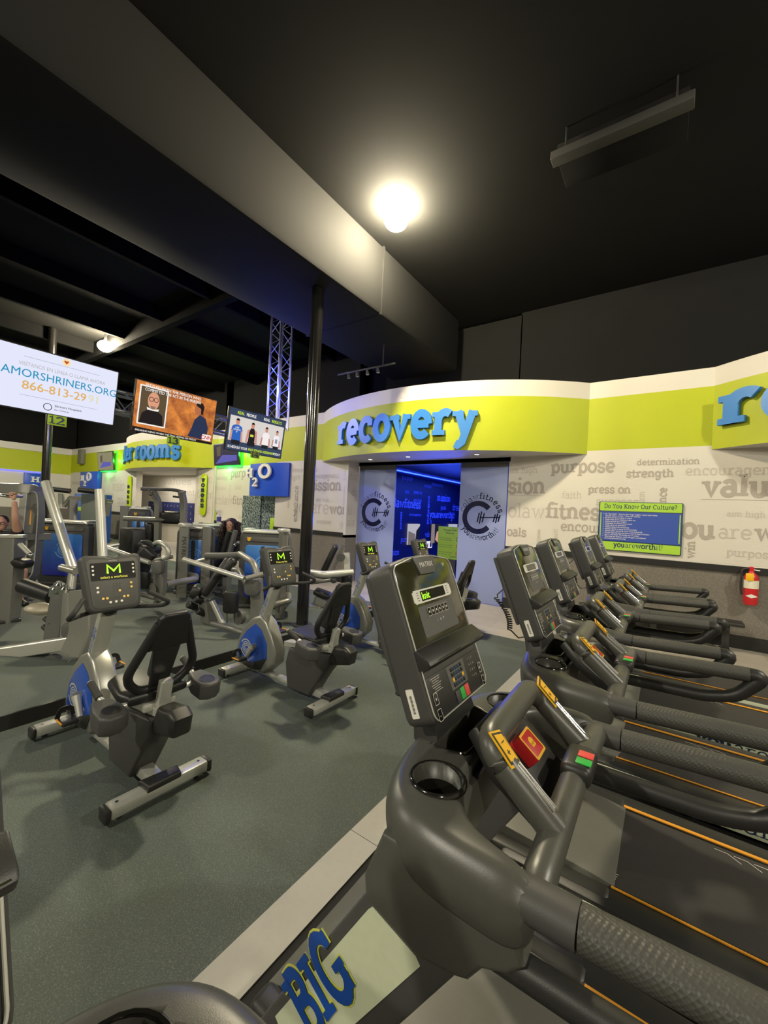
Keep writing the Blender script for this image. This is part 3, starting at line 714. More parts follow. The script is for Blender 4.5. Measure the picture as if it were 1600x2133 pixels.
    z.build('display_marks', M_GREYP, db)
    lo = MB().prism(rrect(.25, .10, .008, 3, 0, .293), .001, F, z0=.003).build('function_panel', M_GREYP, con)
    for k in range(6):
        kk = MB().prism(rrect(.0225, .028, .002, 2, -.0625 + k * .025, .318), .002, F, z0=.004).build('function_key', M_GLOSS, lo)
        z = MB(); c = (-.0625 + k * .025, .318)
        z.raw([(c[0] + a, c[1] + b_, .0062) for a, b_ in rrect(.0225, .028, .002, 1)] + [(c[0] + a, c[1] + b_, .0062) for a, b_ in rrect(.0205, .026, .002, 1)], [[i, (i + 1) % 8, 8 + (i + 1) % 8, 8 + i] for i in range(8)], F)
        z.prism(disc(.004, 8, *c), .0004, F, z0=.0062); z.build('key_icon', M_WHITE, kk)
    z = MB()
    for k, t_ in enumerate('-v+'): sans(z, t_, F @ Matrix.Translation((-.022 + k * .022, .278, .0045)), .02, align='CENTER')
    z.build('panel_marks', M_WHITE, lo)
    # reading rack
    pr = [(0, .142), (0, .20), (.010, .203), (.042, .166), (.044, .152), (.028, .140)]
    rk = MB().prism(pr, .425, frame(F @ Vector((.2125, .02, .0)), F.to_3x3() @ Vector((0, 0, 1)), F.to_3x3() @ Vector((0, 1, 0))) , .004).build('device_shelf', M_BLACK, con)
    sh = MB()
    for x0, x1 in ((-.158, .085), (.125, .205)):
        sh.prism([(x0, -.02), (x1, -.02), (x1, .02), (x0, .02)], .004, F @ Matrix.Translation((0, .186, .027)) @ Matrix.Rotation(math.radians(-49), 4, 'X'), .001)
    sh.build('shelf_lip', M_SMOKE, rk)
    sl = MB()
    for xx in (-.185, .095): sl.prism([(xx - .022, -.017), (xx + .022, -.017), (xx + .022, .017), (xx - .022, .017)], .002, F @ Matrix.Translation((0, .186, .027)) @ Matrix.Rotation(math.radians(-49), 4, 'X'), z0=.002)
    sl.build('shelf_slot', M_VINYL, rk)
    # lower key field
    kf = MB().prism([(-.198, .012), (-.18, .006), (.18, .006), (.198, .012), (.198, .135), (-.198, .135)], .003, F, .001).build('key_field', M_BLACK, con)
    pb = MB().prism([(-.06, .058), (.06, .058), (.066, .132), (-.066, .132)], .001, F, z0=.003).build('keypad_plate', M_GREYP, kf)
    for r_ in range(4):
        for c_ in range(5):
            MB().box((-.036 + c_ * .018, .118 - r_ * .016, .005), (.012, .0115, .002), .0005, F).build('keypad_key', M_YEL if (c_ in (0, 4) and r_ == 2) else (M_NAVY if 0 < c_ < 4 else M_GLOSS), pb)
    for nm, x0, mm in (('enter_key', -.034, M_DARK), ('start_key', .0, M_GREENK), ('stop_key', .034, M_REDK)):
        MB().box((x0, .034, .0045), (.030, .036, .003), .001, F).build(nm, mm, kf)
    for sx in (-1, 1):
        for yy, tt in ((.070, '+'), (.024, '-')):
            kq = MB().prism(rrect(.024, .034, .003, 2, sx * .172, yy), .002, F, z0=.003).build('adjust_key', M_GLOSS, kf)
            z = MB(); c = (sx * .172, yy)
            z.raw([(c[0] + a, c[1] + b_, .0054) for a, b_ in rrect(.024, .034, .003, 1)] + [(c[0] + a, c[1] + b_, .0054) for a, b_ in rrect(.0215, .0315, .003, 1)], [[i, (i + 1) % 8, 8 + (i + 1) % 8, 8 + i] for i in range(8)], F)
            sans(z, tt, F @ Matrix.Translation((sx * .172, yy - .008, .0056)), .022, align='CENTER'); z.build('key_icon', M_WHITE, kq)
    z = MB()
    for k in range(7): z.box((-.145 + (k % 2) * .003, .126 - k * .0065, .0036), (.062 - (k % 3) * .012, .0018, .0004), M=F)
    for k in range(4):
        for c_ in range(3): sans(z, '147*2580369#'[c_ * 4 + k], F @ Matrix.Translation((.098 + c_ * .016, .115 - k * .02, .0036)), .011)
    z.build('panel_marks', M_WORDL, kf)
    st_ = MB().prism(rrect(.026, .085, .003, 2, -.055, .075), .0015, frame(F @ Vector((-.2125, 0, 0)), F.to_3x3() @ Vector((0, 0, 1)), F.to_3x3() @ Vector((0, 1, 0))), z0=.0).build('barcode_sticker', M_WHITE, con)
    z = MB()
    for k in range(14): z.box((-.055, .048 + k * .0038, .0018), (.008, .0018 if k % 3 else .0028, .0004), M=frame(F @ Vector((-.2125, 0, 0)), F.to_3x3() @ Vector((0, 0, 1)), F.to_3x3() @ Vector((0, 1, 0)))); 
    z.build('barcode', M_BLACK, st_)
    MB().prism([(-.15, 0), (.15, 0), (.12, .10), (-.12, .10)], .09, frame((-.60, 0, 1.11), (0, 1, 0), (-.25, 0, .97)), .01, z0=-.045).build('console_neck', M_BLACK, T)
    # coiled cable behind the console
    pts = []
    for i in range(12): pts.append((-.74 - .011 * i, .05 - .006 * i, 1.50 - .013 * i))
    a = Vector((-.87, -.02, 1.34)); b_ = Vector((-.77, -.04, 1.17)); ax = (b_ - a)
    for i in range(110):
        t_ = i / 109; th = i * .8; c = a + ax * t_ + Vector((.03 * math.sin(t_ * 3.1), 0, 0)); pts.append(c + Vector((.013 * math.cos(th), .013 * math.sin(th), 0)))
    pts += [(-.72, -.03, 1.13), (-.66, -.02, 1.15)]
    MB().tube(pts, .0042, 6).build('coiled_cable', M_BLACK, T)
    for x in (-1.05, 1.2):
        for s in (-1, 1): MB().lathe([(.03, 0), (.03, .07)], Matrix.Translation((x, s * .36, 0.004)), seg=14).build('foot', M_BLACK, T)
    return T
M_LED2 = mat('lime outline vinyl', '#d9dc62', 0.45)
def knurl():
    m = mat('knurled grip sleeve', '#454540', 0.5); nt = m.node_tree; b = nt.nodes['Principled BSDF']
    tc = nt.nodes.new('ShaderNodeTexCoord'); mp = nt.nodes.new('ShaderNodeMapping'); mp.inputs['Rotation'].default_value = (0, 0.785, 0.5); mp.inputs['Scale'].default_value = (130, 130, 130)
    ch = nt.nodes.new('ShaderNodeTexVoronoi'); ch.inputs['Scale'].default_value = 1.0; ch.inputs['Randomness'].default_value = 0.05
    bp = nt.nodes.new('ShaderNodeBump'); bp.inputs['Strength'].default_value = 0.5; bp.inputs['Distance'].default_value = 0.004
    nt.links.new(tc.outputs['Object'], mp.inputs[0]); nt.links.new(mp.outputs[0], ch.inputs['Vector']); nt.links.new(ch.outputs['Distance'], bp.inputs['Height']); nt.links.new(bp.outputs[0], b.inputs['Normal'])
    return m
M_KNURL = knurl()
tm = treadmill()
tm['label'] = 'nearest whole black treadmill, its lettered console facing right, BIG on its mast'
tm['group'] = 'black treadmills in one row'
for dx, y, lab in ((.03, 2.43, 'second treadmill in the row, right behind the nearest whole one'),
                   (-.06, 3.60, 'third treadmill in the row, with a device rack slot glinting on its console'),
                   (.0, 4.66, 'fourth treadmill in the row, last but one before the speckled wall'),
                   (.0, 5.68, 'farthest treadmill, its console overlapping the blue culture board'),
                   (-.045, -.053, 'treadmill cut off at the bottom left, only cup holder and console edge showing')):
    c = copy_tree(tm); c.location = (dx, y, 0); c['label'] = lab
    for q in c.children_recursive:
        if q.name.startswith('display_text'): bpy.data.objects.remove(q)
# ------------------------------------------------------------------ recumbent bikes
def crest(mb, M, r, mi=0, z=0.0):
    """broken ring with a swirl inside"""
    for a0, a1 in ((20, 150), (195, 330)):
        _stroke(mb, _arc(0, 0, r, r, a0, a1), r * .16, M @ Matrix.Translation((0, 0, z)), mi, 0)
    for rr, a0, a1 in ((.70, 30, 330), (.48, 0, 300), (.27, 40, 360)):
        _stroke(mb, _arc(.05 * r, 0, r * rr, r * rr, a0, a1), r * .11, M @ Matrix.Translation((0, 0, z)), mi, 0)
M_SCREEN = mat('matt black screen', '#161614', 0.45, spec=0.2)
def bike_console(parent, F, w, h, line):
    ol = _arc(w * .33, h * -.42, .05, .05, -90, -10, 4) + [(w * .5, -h * .05)] + _arc(w * .43, h * .42, .04, .04, 0, 90, 4) + [(w * .12, h * .50), (w * .08, h * .465), (-w * .08, h * .465), (-w * .12, h * .50)] + _arc(-w * .43, h * .42, .04, .04, 90, 180, 4) + [(-w * .5, -h * .05)] + _arc(-w * .33, h * -.42, .05, .05, 190, 270, 4)
    con = MB().prism(ol, .085, F, .016, z0=-.085, seg=3).build('console', M_DARK, parent)
    con2 = MB().prism([(a * .86, b * .86 - .004) for a, b in ol], .003, F, .001).build('face_panel', M_GREYP, con)
    sc = MB().prism(rrect(w * .80, h * .33, .006, 2, 0, h * .20), .002, F, z0=.003).build('screen', M_SCREEN, con2)
    z = MB(); s = .040
    _stroke(z, [(-s, h * .15), (-s, h * .15 + .062), (0, h * .15 + .018), (s, h * .15 + .062), (s, h * .15)], .014, F @ Matrix.Translation((0, 0, .006)), 0, 0)
    z.build('led_letter', M_LED, sc)
    z = MB(); sans(z, line, F @ Matrix.Translation((0, h * .06, .006)), .026, align='CENTER', bold=.005); z.build('led_text', M_LEDY, sc)
    for sx in (-1, 1):
        for k in range(3): MB().prism(disc(.0075, 10, sx * w * .36, h * (.30 - .075 * k)), .002, F, z0=.005).build('screen_key', M_KEYW, sc)
    for (x, y, mm) in ((-.30, -.10, M_KEYW), (-.30, -.18, M_KEYW), (.30, -.06, M_KEYY), (.30, -.14, M_KEYY), (.08, -.19, M_KEYY), (-.22, -.31, M_KEYY), (-.15, -.31, M_KEYY), (.15, -.31, M_KEYY), (.22, -.31, M_KEYY), (-.10, -.39, M_KEYW), (0, -.39, M_KEYW), (.10, -.39, M_KEYW)):
        MB().prism(disc(.0085, 10, x * w, y * h), .002, F, z0=.003).build('key', mm, con2)
    for r_ in range(4):
        for c_ in range(3): MB().prism(disc(.005, 8, (-.02 + c_ * .055) * w, (-.05 - r_ * .042) * h), .0015, F, z0=.003).build('number_key', M_DARK, con2)
    for k in range(4): MB().prism(disc(.006, 8, (-.06 + k * .045) * w, -.31 * h), .0015, F, z0=.003).build('level_key', M_DARK, con2)
    z = MB(); sans(z, 'MATRIX', F @ Matrix.Translation((0, h * .385, .0035)), .015, align='CENTER'); z.build('brand_lettering', M_WHITE, con2)
    return con

def bike(line='select a workout', crank=0.0):
    T = thing('recumbent_bike', 'x', 'exercise bike', (-3.2, 1.32, 0))
    def stab(name, x, wd):
        o = MB().box((x, 0, .068), (.095, wd, .07), .014).build(name, M_LSILVER, T)
        for s in (-1, 1):
            MB().box((x, s * (wd / 2 + .014), .060), (.098, .032, .082), .015).build('end_cap', M_BLACK, o)
            MB().lathe([(.014, 0), (.014, .036)], Matrix.Translation((x, s * (wd / 2 - .06), 0.0)), seg=10).build('levelling_foot', M_BLACK, o)
            MB().lathe([(.009, 0), (.009, .002)], Matrix.Translation((x, s * (wd / 2 - .045), .1025)), seg=10).build('bolt', M_BLACK, o)
        return o
    rs = stab('rear_stabilizer', .69, .58); stab('front_stabilizer', -.60, .56)
    MB().prism([(.64, -.11), (.66, .12), (.745, .10), (.745, -.10)], .05, Matrix.Translation((0, 0, .085)), .018, seg=3).build('lift_handle', M_BLACK, rs)
    MB().box((.04, 0, .075), (1.26, .075, .045), .012).build('frame_rail', M_LSILVER, T)
    MB().prism([(.30, .055), (.66, .055), (.66, .10), (.52, .12), (.34, .10)], .09, frame((0, .045, 0), (1, 0, 0), (0, 0, 1)), .01).build('frame_joint', M_LSILVER, T)
    # flywheel shroud
    sh = [(-.66, .10), (-.69, .20), (-.665, .34), (-.58, .50), (-.44, .62), (-.30, .68), (-.20, .62), (-.12, .50), (-.04, .34), (-.05, .22), (-.20, .09), (-.36, .07)]
    o = MB().prism(sh, .15, frame((0, .075, 0), (1, 0, 0), (0, 0, 1)), .03, seg=3).build('shroud', M_SILVER, T)
    bl = [(-.60, .12), (-.635, .22), (-.60, .36), (-.50, .48), (-.36, .58), (-.26, .53), (-.17, .40), (-.16, .26), (-.25, .12), (-.40, .09)]
    for s in (-1, 1):
        yy = s * .0755
        M = frame((0, yy, 0), (1, 0, 0), (0, 0, 1)) if s < 0 else frame((0, yy, 0), (-1, 0, 0), (0, 0, 1)) @ Matrix.Diagonal((-1, 1, 1, 1))
        q = bl if s < 0 else bl[::-1]
        p = MB().prism(q, .004, M, .0015).build('blue_panel', M_BLUE, o)
        z = MB(); zc = frame((-.50, yy + s * .0052, .30), (1 if s < 0 else -1, 0, 0), (0, 0, 1)); crest(z, zc, .085); z.build('crest', M_TRIM, p)
        lo = [(-.60, .12), (-.62, .17), (-.40, .16), (-.16, .26), (-.25, .12), (-.40, .09)]
        lo = [(a, b) for a, b in lo]
        MB().prism(lo if s < 0 else lo[::-1], .0055, M, .001).build('lower_guard', M_BLACK, o)
        ck = (-.36, .34); sg = 1 if s < 0 else -1; an = math.radians(crank)
        e = (ck[0] - sg * .155 * math.cos(an + 1.0) * (1 if s < 0 else 1), ck[1] - sg * .155 * math.sin(an + 1.0))
        ca = MB().tube([(ck[0], s * .105, ck[1]), ((ck[0] + e[0]) / 2, s * .108, (ck[1] + e[1]) / 2), (e[0], s * .112, e[1])], [.036, .026, .022], 12, up=(0, 1, 0)).build('crank_arm', M_LSILVER, T)
        MB().lathe([(.030, 0), (.030, .05)], frame((ck[0], s * .07 if s > 0 else s * .12, ck[1]), (1, 0, 0), (0, 0, -1) if s < 0 else (0, 0, -1))).build('crank_hub', M_SILVER, ca)
        pd = MB().box((e[0], s * .185, e[1]), (.115, .10, .03), .01).build('pedal', M_BLACK, ca)
        MB().tube(fillet([(e[0] - .05, s * .135, e[1] + .015), (e[0] - .055, s * .15, e[1] + .075), (e[0] - .055, s * .22, e[1] + .075), (e[0] - .05, s * .235, e[1] + .015)], .03), .008, 8, sec=[(1.9, .35), (-1.9, .35), (-1.9, -.35), (1.9, -.35)]).build('pedal_strap', M_VINYL, pd)
        MB().tube([(e[0] - .055, s * .24, e[1] + .012), (e[0] + .055, s * .24, e[1] + .012)], .006, 8).build('pedal_stripe', M_ORANGE, pd)
    # neck with upright lettering
    a = Vector((-.36, 0, .56)); b = Vector((-.155, 0, 1.01)); u = (b - a).normalized(); 
    n = MB().beam([a, b], .105, .062, up=(-.9, 0, .4)).build('neck', M_LSILVER, T)
    z = MB(); Mx = frame(a + u * .03 + Vector((u.z, 0, -u.x)) * -.0, u, (-u.z, 0, u.x)) 
    Ms = frame(a + u * .06 + Vector((0, -.0535, 0)) + Vector((.016, 0, 0)), u, (-u.z, 0, u.x))
    slab(z, 'dreamBIG', Ms, x=.032, width=.27, w=.2, bold={5, 6, 7}); z.build('lettering', M_BLUEP, n)
    MB().ball((-.15, 0, 1.02), (.055, .06, .06)).build('neck_clamp', M_BLACK, T)
    F = frame((-.085, 0, 1.225), (0, 1, 0), (-.30, 0, .954))
    bike_console(T, F, .365, .38, line)
    hb = fillet([(-.15, 0, 1.02), (-.11, .17, 1.01), (.03, .31, 1.02), (.11, .31, 1.065), (-.01, .215, 1.13)], .05, 5)
    for s in (-1, 1): MB().tube([(p.x, s * p.y, p.z) for p in hb], .0165, 10).build('handlebar', M_GRIP, T)
    # seat carriage
    ped = [(.16, .055), (.46, .055), (.62, .30), (.70, .40), (.70, .50), (.16, .44), (.12, .30)]
    MB().prism(ped, .17, frame((0, .085, 0), (1, 0, 0), (0, 0, 1)), .022, seg=3).build('pedestal', M_DARK, T)
    rl = MB().beam([(.06, 0, .455), (.80, 0, .545)], .10, .05).build('seat_rail', M_LSILVER, T)
    MB().prism([(.70, .40), (.90, .45), (.92, .56), (.86, .60), (.72, .58), (.66, .46)], .14, frame((0, .07, 0), (1, 0, 0), (0, 0, 1)), .035, seg=4).build('rail_cap', M_BLACK, T)
    MB().box((.50, 0, .555), (.30, .20, .05), .012).build('seat_carriage', M_LSILVER, T)
    st = [(.20, -.09), (.26, -.15), (.52, -.20), (.62, -.18), (.64, 0), (.62, .18), (.52, .20), (.26, .15), (.20, .09)]
    MB().prism(st, .07, Matrix.Translation((0, 0, .58)), .03, seg=4).build('seat', M_VINYL, T)
    # backrest with two side openings
    Fb = frame((.60, 0, .66), (0, 1, 0), (.33, 0, .944))
    bk = MB()
    bk.prism([(-.125, .285), (.125, .285), (.095, .50), (.065, .525), (-.065, .525), (-.095, .50)], .05, Fb, .018, z0=-.025, seg=3)
    o = bk.build('backrest', M_VINYL, T)
    for s in (-1, 1): MB().tube(fillet([(s * .085, .46, 0), (s * .20, .14, 0), (s * .185, .075, 0), (s * .12, .0, 0), (0, -.01, 0)], .045, 5), .026, 12, Fb, up=Fb.to_3x3() @ Vector((0, 0, 1)) if False else None).build('backrest_frame', M_VINYL, o)
    MB().prism([(-.055, 0), (.055, 0), (.085, .32), (-.085, .32)], .035, Fb, .012, z0=-.02).build('lumbar_pad', M_VINYL, o)
    MB().box((0, .17, -.055), (.085, .27, .07), .015, Fb).build('adjuster_housing', M_BLACK, o)
    MB().beam([(.665, 0, .56), (.70, 0, .72)], .07, .05, up=(1, 0, 0)).build('backrest_post', M_LSILVER, T)
    for s in (-1, 1):
        h = MB().tube(fillet([(.60, s * .12, .60), (.60, s * .25, .60), (.50, s * .285, .64), (.36, s * .285, .70)], .06, 5), .017, 10).build('side_handle', M_LSILVER, T)
        MB().tube([(.50, s * .285, .645), (.37, s * .285, .698)], .021, 10).build('hand_grip', M_GRIP, h)
        c = (.66, s * .29)
        hold = MB().prism([(-.15, -.045), (-.05, -.075), (.05, -.075), (.085, -.03), (.085, .03), (.05, .075), (-.05, .075), (-.15, .045)], .11, Matrix.Translation((c[0], c[1], .525)) @ Matrix.Rotation(.12, 4, 'Y'), .018, seg=3).build('cup_holder', M_DARK, T)
        Mc = Matrix.Translation((c[0] + .015, c[1], .634)) @ Matrix.Rotation(.12, 4, 'Y')
        MB().lathe([(.041, -.004), (.044, .003), (.050, .003), (.053, -.003)], Mc, cap=False).build('cup_rim', M_BLACK, hold)
        MB().lathe([(.0, .0015), (.042, .0015)], Mc, cap=False).build('cup_well', M_VINYL, hold)
    for s in (-1, 1): MB().lathe([(.028, -.012), (.03, 0), (.028, .012)], frame((-.645, s * .20, .03), (1, 0, 0), (0, 0, 1))).build('transport_wheel', M_BLACK, T)
    return T
bk = bike(crank=73.0); bk['label'] = 'exercise bike nearest the left edge, screen reading select a workout'; bk['group'] = 'recumbent bikes in one row'
bk2 = bike('Press any key', -4.0); bk2.location = (-3.17, 2.86, 0); bk2['label'] = 'middle exercise bike with its blue shroud in full view, before the black column'; bk2['group'] = 'recumbent bikes in one row'
for (x, y, lab) in ((-3.17, 4.40, 'exercise bike right of the black column, partly behind the nearest treadmill console'), (-3.17, 5.80, 'farthest exercise bike, only console top and backrest showing behind treadmill console')):
    c = copy_tree(bk2); c.location = (x, y, 0); c['label'] = lab
# ------------------------------------------------------------------ recovery room behind the frosted doors
M_FROST = mat('frosted blue glass film', '#8d99c6', 0.35, var=0.02, scale=4)
M_NAVYW = mat('dark navy wall covering', '#0d123c', 0.5)
M_BLUEW = mat('blue wall lettering', '#7a86e0', 0.5)
M_BLED = mat('blue LED strip', '#2440ff', emit=6.0)
rx = -6.3
struct(MB().box((rx - .05, 12.0, 1.5), (0.1, 7.2, 3.1)).build('wall_recovery_left', M_NAVYW))
struct(MB().box((-4.4, 15.5, 1.5), (3.9, 0.1, 3.1)).build('wall_recovery_back', M_NAVYW))
struct(MB().box((-2.55, 12.0, 1.5), (0.1, 7.2, 3.1)).build('wall_recovery_right', M_NAVYW))
struct(MB().box((-4.4, 12.0, 3.08), (3.9, 7.2, 0.08)).build('ceiling_recovery', mat('navy ceiling', '#0a0d30', 0.6)))
struct(MB().box((-4.67, YW + .1, 3.02), (3.95, .2, .1)).build('trim_10', M_GREYP))
m = MB()
for t, y0, y1, z, w in (('mission', 12.0, 13.0, 2.28, .24), ('lawfitness', 9.5, 10.95, 1.98, .24), ('youareworthit!', 11.55, 13.4, 1.72, .24), ('purpose', 9.8, 10.4, 2.78, T), ('faith', 10.0, 10.25, 2.4, T), ('press on', 10.5, 11.0, 2.42, T), ('aim high', 10.5, 11, 2.18, T), ('purpose', 9.9, 10.6, .98, T), ('strength', 11.1, 11.6, 2.66, T), ('vision', 9.3, 9.85, .62, .22), ('dream', 13.2, 14.0, 2.0, T), ('goals', 12.3, 12.7, 2.0, T), ('determination', 11.6, 12.4, 2.75, T), ('encouragement', 10.3, 11.0, 1.75, T), ('values', 11.3, 11.9, 1.1, T)):
    slab(m, t, frame((rx + .003, y0, z), (0, 1, 0), (0, 0, 1)), x=(y1 - y0) / slab_width(t) * 1.05, width=y1 - y0, w=w)
for t, y, z, l in (('endurance', 11.5, 1.5, .9), ('success', 9.9, 1.35, .5), ('quit!', 13.2, 1.6, .3), ('win', 11.7, 1.4, .25)):
    slab(m, t, frame((rx + .003, y, z), (0, 0, 1), (0, -1, 0)), x=l / slab_width(t), w=.22)
m.build('wall_lettering', M_BLUEW, bpy.data.objects['wall_recovery_left'])
o = MB().box((rx + .03, 12.0, 3.0), (.05, 7.0, .035), .008).build('led_strip', M_BLED); tag(o, 'glowing blue LED strip along the top of the dark recovery room wall', 'light strip')
area('recovery_wash', (rx + .35, 11.6, 1.5), 0.25, 160, (0.03, 0.08, 1.0), rot=(0, math.radians(-90), 0), sy=3.0)
# lit wall screens: emissive faces with glowing picture shapes
def picture(y, lab, cols):
    t = thing('wall_screen', lab, 'screen', (rx + .03, y, 1.2), 0, 'lit screens in the recovery room')
    MB().box((0, 0, 0), (.04, .66, .62), .004).build('canvas', mat('canvas ' + cols[0], cols[0], emit=.7), t)
    m = MB(); M = frame((.0215, 0, 0), (0, 1, 0), (0, 0, 1))
    for i, (pl, c) in enumerate(cols[1:]):
        MB().poly([(a, b, .001 + i * .001) for a, b in pl], M).build('picture_shape', mat('canvas ' + c, c, emit=.7), t)
    return t
picture(10.55, 'left lit wall screen in blue room, grey slope and dark figures', ('#9a9aa0', [(-.33, -.31), (.1, -.31), (.05, .05), (-.33, .12)], '#6f6a68') if False else ('#b9b9c0', ([(-.33, -.31), (.12, -.31), (.06, .0), (-.33, .1)], '#77706c'), ([(.08, -.31), (.33, -.31), (.33, .25), (.12, .1)], '#15151c')))
picture(11.95, 'middle lit wall screen in blue room, pink clasped hand', ('#1a1a1c', ([(-.33, -.31), (-.08, -.31), (-.1, .31), (-.33, .31)], '#8a8078'), ([(-.05, -.2), (.15, -.3), (.28, -.12), (.2, .08), (.05, .06)], '#d09a8c')))
picture(13.25, 'right lit wall screen in blue room, pale with a dark figure', ('#b8b8c8', ([(-.06, -.31), (.08, -.31), (.07, .0), (-.04, .02)], '#20202a'), ([(-.05, .05), (.06, .05), (.05, .16), (-.03, .16)], '#55505a')))
t = thing('tablet_screen', 'small lit tablet screen low on the dark recovery room wall', 'screen', (rx + .02, 11.55, .85))
MB().box((0, 0, 0), (.03, .42, .26), .006).build('casing', M_BLACK, t)
s_ = MB().box((.017, 0, 0), (.003, .38, .22)).build('screen', mat('lit white screen', '#d8d4e8', emit=1.0), t)
m = MB(); Mx = frame((.0195, 0, 0), (0, 1, 0), (0, 0, 1)); m.poly(rrect(.12, .16, .01, 2, .1, 0), Mx); m.build('screen_photo', mat('screen dark', '#3a3440', 0.5), s_)
m = MB(); m.poly(rrect(.06, .12, .01, 2, -.1, -.02), Mx); m.build('screen_figure', mat('screen plum', '#6a4a58', 0.5), s_)
t = thing('rules_poster_stand', 'lime green massage chair rules poster on black stand in the doorway', 'sign', (-4.32, 9.0, 0))
MB().box((0, .03, .03), (.5, .3, .05), .01).build('stand_base', M_BLACK, t); MB().box((0, .03, .42), (.34, .06, .75), .01).build('stand_post', M_BLACK, t)
p = MB().box((0, 0, 1.15), (.64, .02, .78), .004).build('poster_panel', mat('lime poster', '#a9d23c', 0.5), t)
m = MB(); Mp = frame((0, -.011, 1.15), (1, 0, 0), (0, 0, 1)); sans(m, 'Massage Chair', Mp @ Matrix.Translation((0, .29, 0)), .06, align='CENTER', bold=.01); sans(m, 'Etiquette', Mp @ Matrix.Translation((0, .22, 0)), .06, align='CENTER', bold=.01)
for k, tx in enumerate(('Please limit your time', 'Be kind to the next guest', 'No food or drinks please')):
    for j in range(2): sans(m, tx if j == 0 else 'and remove your shoes', Mp @ Matrix.Translation((-.29, .10 - k * .17 - j * .045, 0)), .036)
sans(m, 'worth Now', Mp @ Matrix.Translation((.02, -.34, 0)), .05)
m.build('poster_text', M_NAVY, p)
for k in range(3):
    c = MB(); _stroke(c, disc(.055, 20, .23, .10 - k * .17) + [( .23 + .055, .10 - k * .17)], .012, Mp @ Matrix.Translation((0, 0, .001)), 0, 0); c.build('poster_ring', M_RED if k else M_NAVY, p)
# frosted sliding panels with the ring logo
def ring_text(m, text, M, r, a0, a1, x, w, bold=None, inside=False):
    W = slab_width(text, .12); cur = 0
    for k, ch in enumerate(text):
        adv = GLYPH[ch][0]; a = math.radians(a0 + (a1 - a0) * (cur + adv / 2) / W)
        if not inside: T_ = M @ Matrix.Translation((r * math.cos(a), r * math.sin(a), 0)) @ Matrix.Rotation(a - math.pi / 2, 4, 'Z')
        else: T_ = M @ Matrix.Translation((r * math.cos(a), r * math.sin(a), 0)) @ Matrix.Rotation(a + math.pi / 2, 4, 'Z')
        wd = abs(math.radians(a1 - a0)) * r / W * adv
        slab(m, ch, T_ @ Matrix.Translation((-wd / 2, 0, 0)), x=x, width=wd, w=w if (bold is None or k in bold) else w * .5, sp=0)
        cur += adv + .12
M_CLEAR = mat('clear logo cut in frosted film', '#10143c', 0.08, spec=0.6)
M_CLEARB = mat('blue glow in logo cut', '#2038d0', 0.3)
def door_panel(n, x0, x1, lab):
    xc = (x0 + x1) / 2; w = x1 - x0
    d = MB().box((xc, YW + .02, 1.44), (w, .03, 2.86), .004).build('door_%d' % n, M_FROST); struct(d); d['label'] = lab
    MB().box((xc, YW + .02, 2.92), (w, .05, .10), .004).build('door_header', M_GREYP, d)
    m = MB(); M = frame((xc - .02, YW + .0035, 1.80), (1, 0, 0), (0, 0, 1))
    _stroke(m, _arc(-.06, 0, .30, .30, 40, 320, 30), .11, M, 0, 0)
    _stroke(m, [(-.02, 0), (.42, .02)], .02, M, 0, 0)
    for x, h in ((-.05, .10), (.0, .13), (.06, .10), (.30, .08), (.35, .10), (.40, .07)): _stroke(m, [(x - .02, -h), (x + .02, h)], .03, M, 0, 0)
    ring_text(m, 'colawfitness', M, .40, 165, 15, .085, .22, bold={5, 6, 7, 8, 9, 10, 11})
    ring_text(m, 'youareworthit!', M, .48, 210, 330, .085, .22, bold={0, 1, 2, 6, 7, 8, 9, 10}, inside=True)
    m.build('door_logo', M_CLEAR, d)
    return d
door_panel(1, -6.60, -5.48, 'left frosted sliding panel'); door_panel(2, -3.78, -2.74, 'right frosted sliding panel')
# recessed downlights in the soffit
for (x, y, lab) in ((-5.9, 7.75, 'left tiny recessed downlight under the recovery soffit'), (-4.75, 7.6, 'middle tiny recessed downlight under the recovery soffit'), (-3.2, 7.7, 'right tiny recessed downlight under the recovery soffit')):
    t = thing('downlight', lab, 'ceiling light', (x, y, Z_SOF), 0, 'downlights under the soffit')
    MB().lathe([(.07, -.008), (.075, 0)], seg=20).build('ring', M_WHITE, t)
    MB().lathe([(0, -.009), (.045, -.009)], seg=20, cap=False).build('lens', mat('lit lens', '#fff4d8', emit=3.0), t)

# ------------------------------------------------------------------ column, screens, truss, lamps
t = thing('support_column', 'round glossy black steel column standing between the bikes and machines', 'column', (-4.30, 4.21, .12))
MB().lathe([(.086, 0), (.086, 4.9)], seg=32).build('shaft', mat('gloss black paint', '#161514', 0.16, coat=0.5), t)
MB().lathe([(.14, 0), (.14, .02), (.095, .025)], seg=32).build('base_plate', M_BLACK, t)
c2 = pt(95, 1000, 10.5); t = thing('support_column', 'distant round black steel column at far left, below the screen tagged 12', 'column', (c2.x, c2.y, .12))
MB().lathe([(.095, 0), (.095, 6.0)], seg=32).build('shaft', bpy.data.materials['gloss black paint'], t)
MB().lathe([(.14, 0), (.14, .02), (.1, .025)], seg=32).build('base_plate', M_BLACK, t)
M_BULB = mat('lit warm bulb', '#fff0cc', emit=820.0)
def high_bay(x, y, lab, z, r=.17):
    t = thing('high_bay_lamp', lab, 'ceiling lamp', (x, y, z))
    MB().ball((0, 0, -.05), (r, r, r * .8), seg=20).build('bulb', M_BULB, t)
    MB().lathe([(.05, .06), (.045, .10), (.03, .15), (.03, Z_CEIL - z)], seg=16).build('housing', M_BLACK, t)
high_bay(-3.35, 4.74, 'brilliant round ceiling lamp above the curved recovery soffit, nearer of two', 6.03)
high_bay(-12.05, 4.37, 'small bright ceiling lamp in the distance above the big left screen', 5.78)

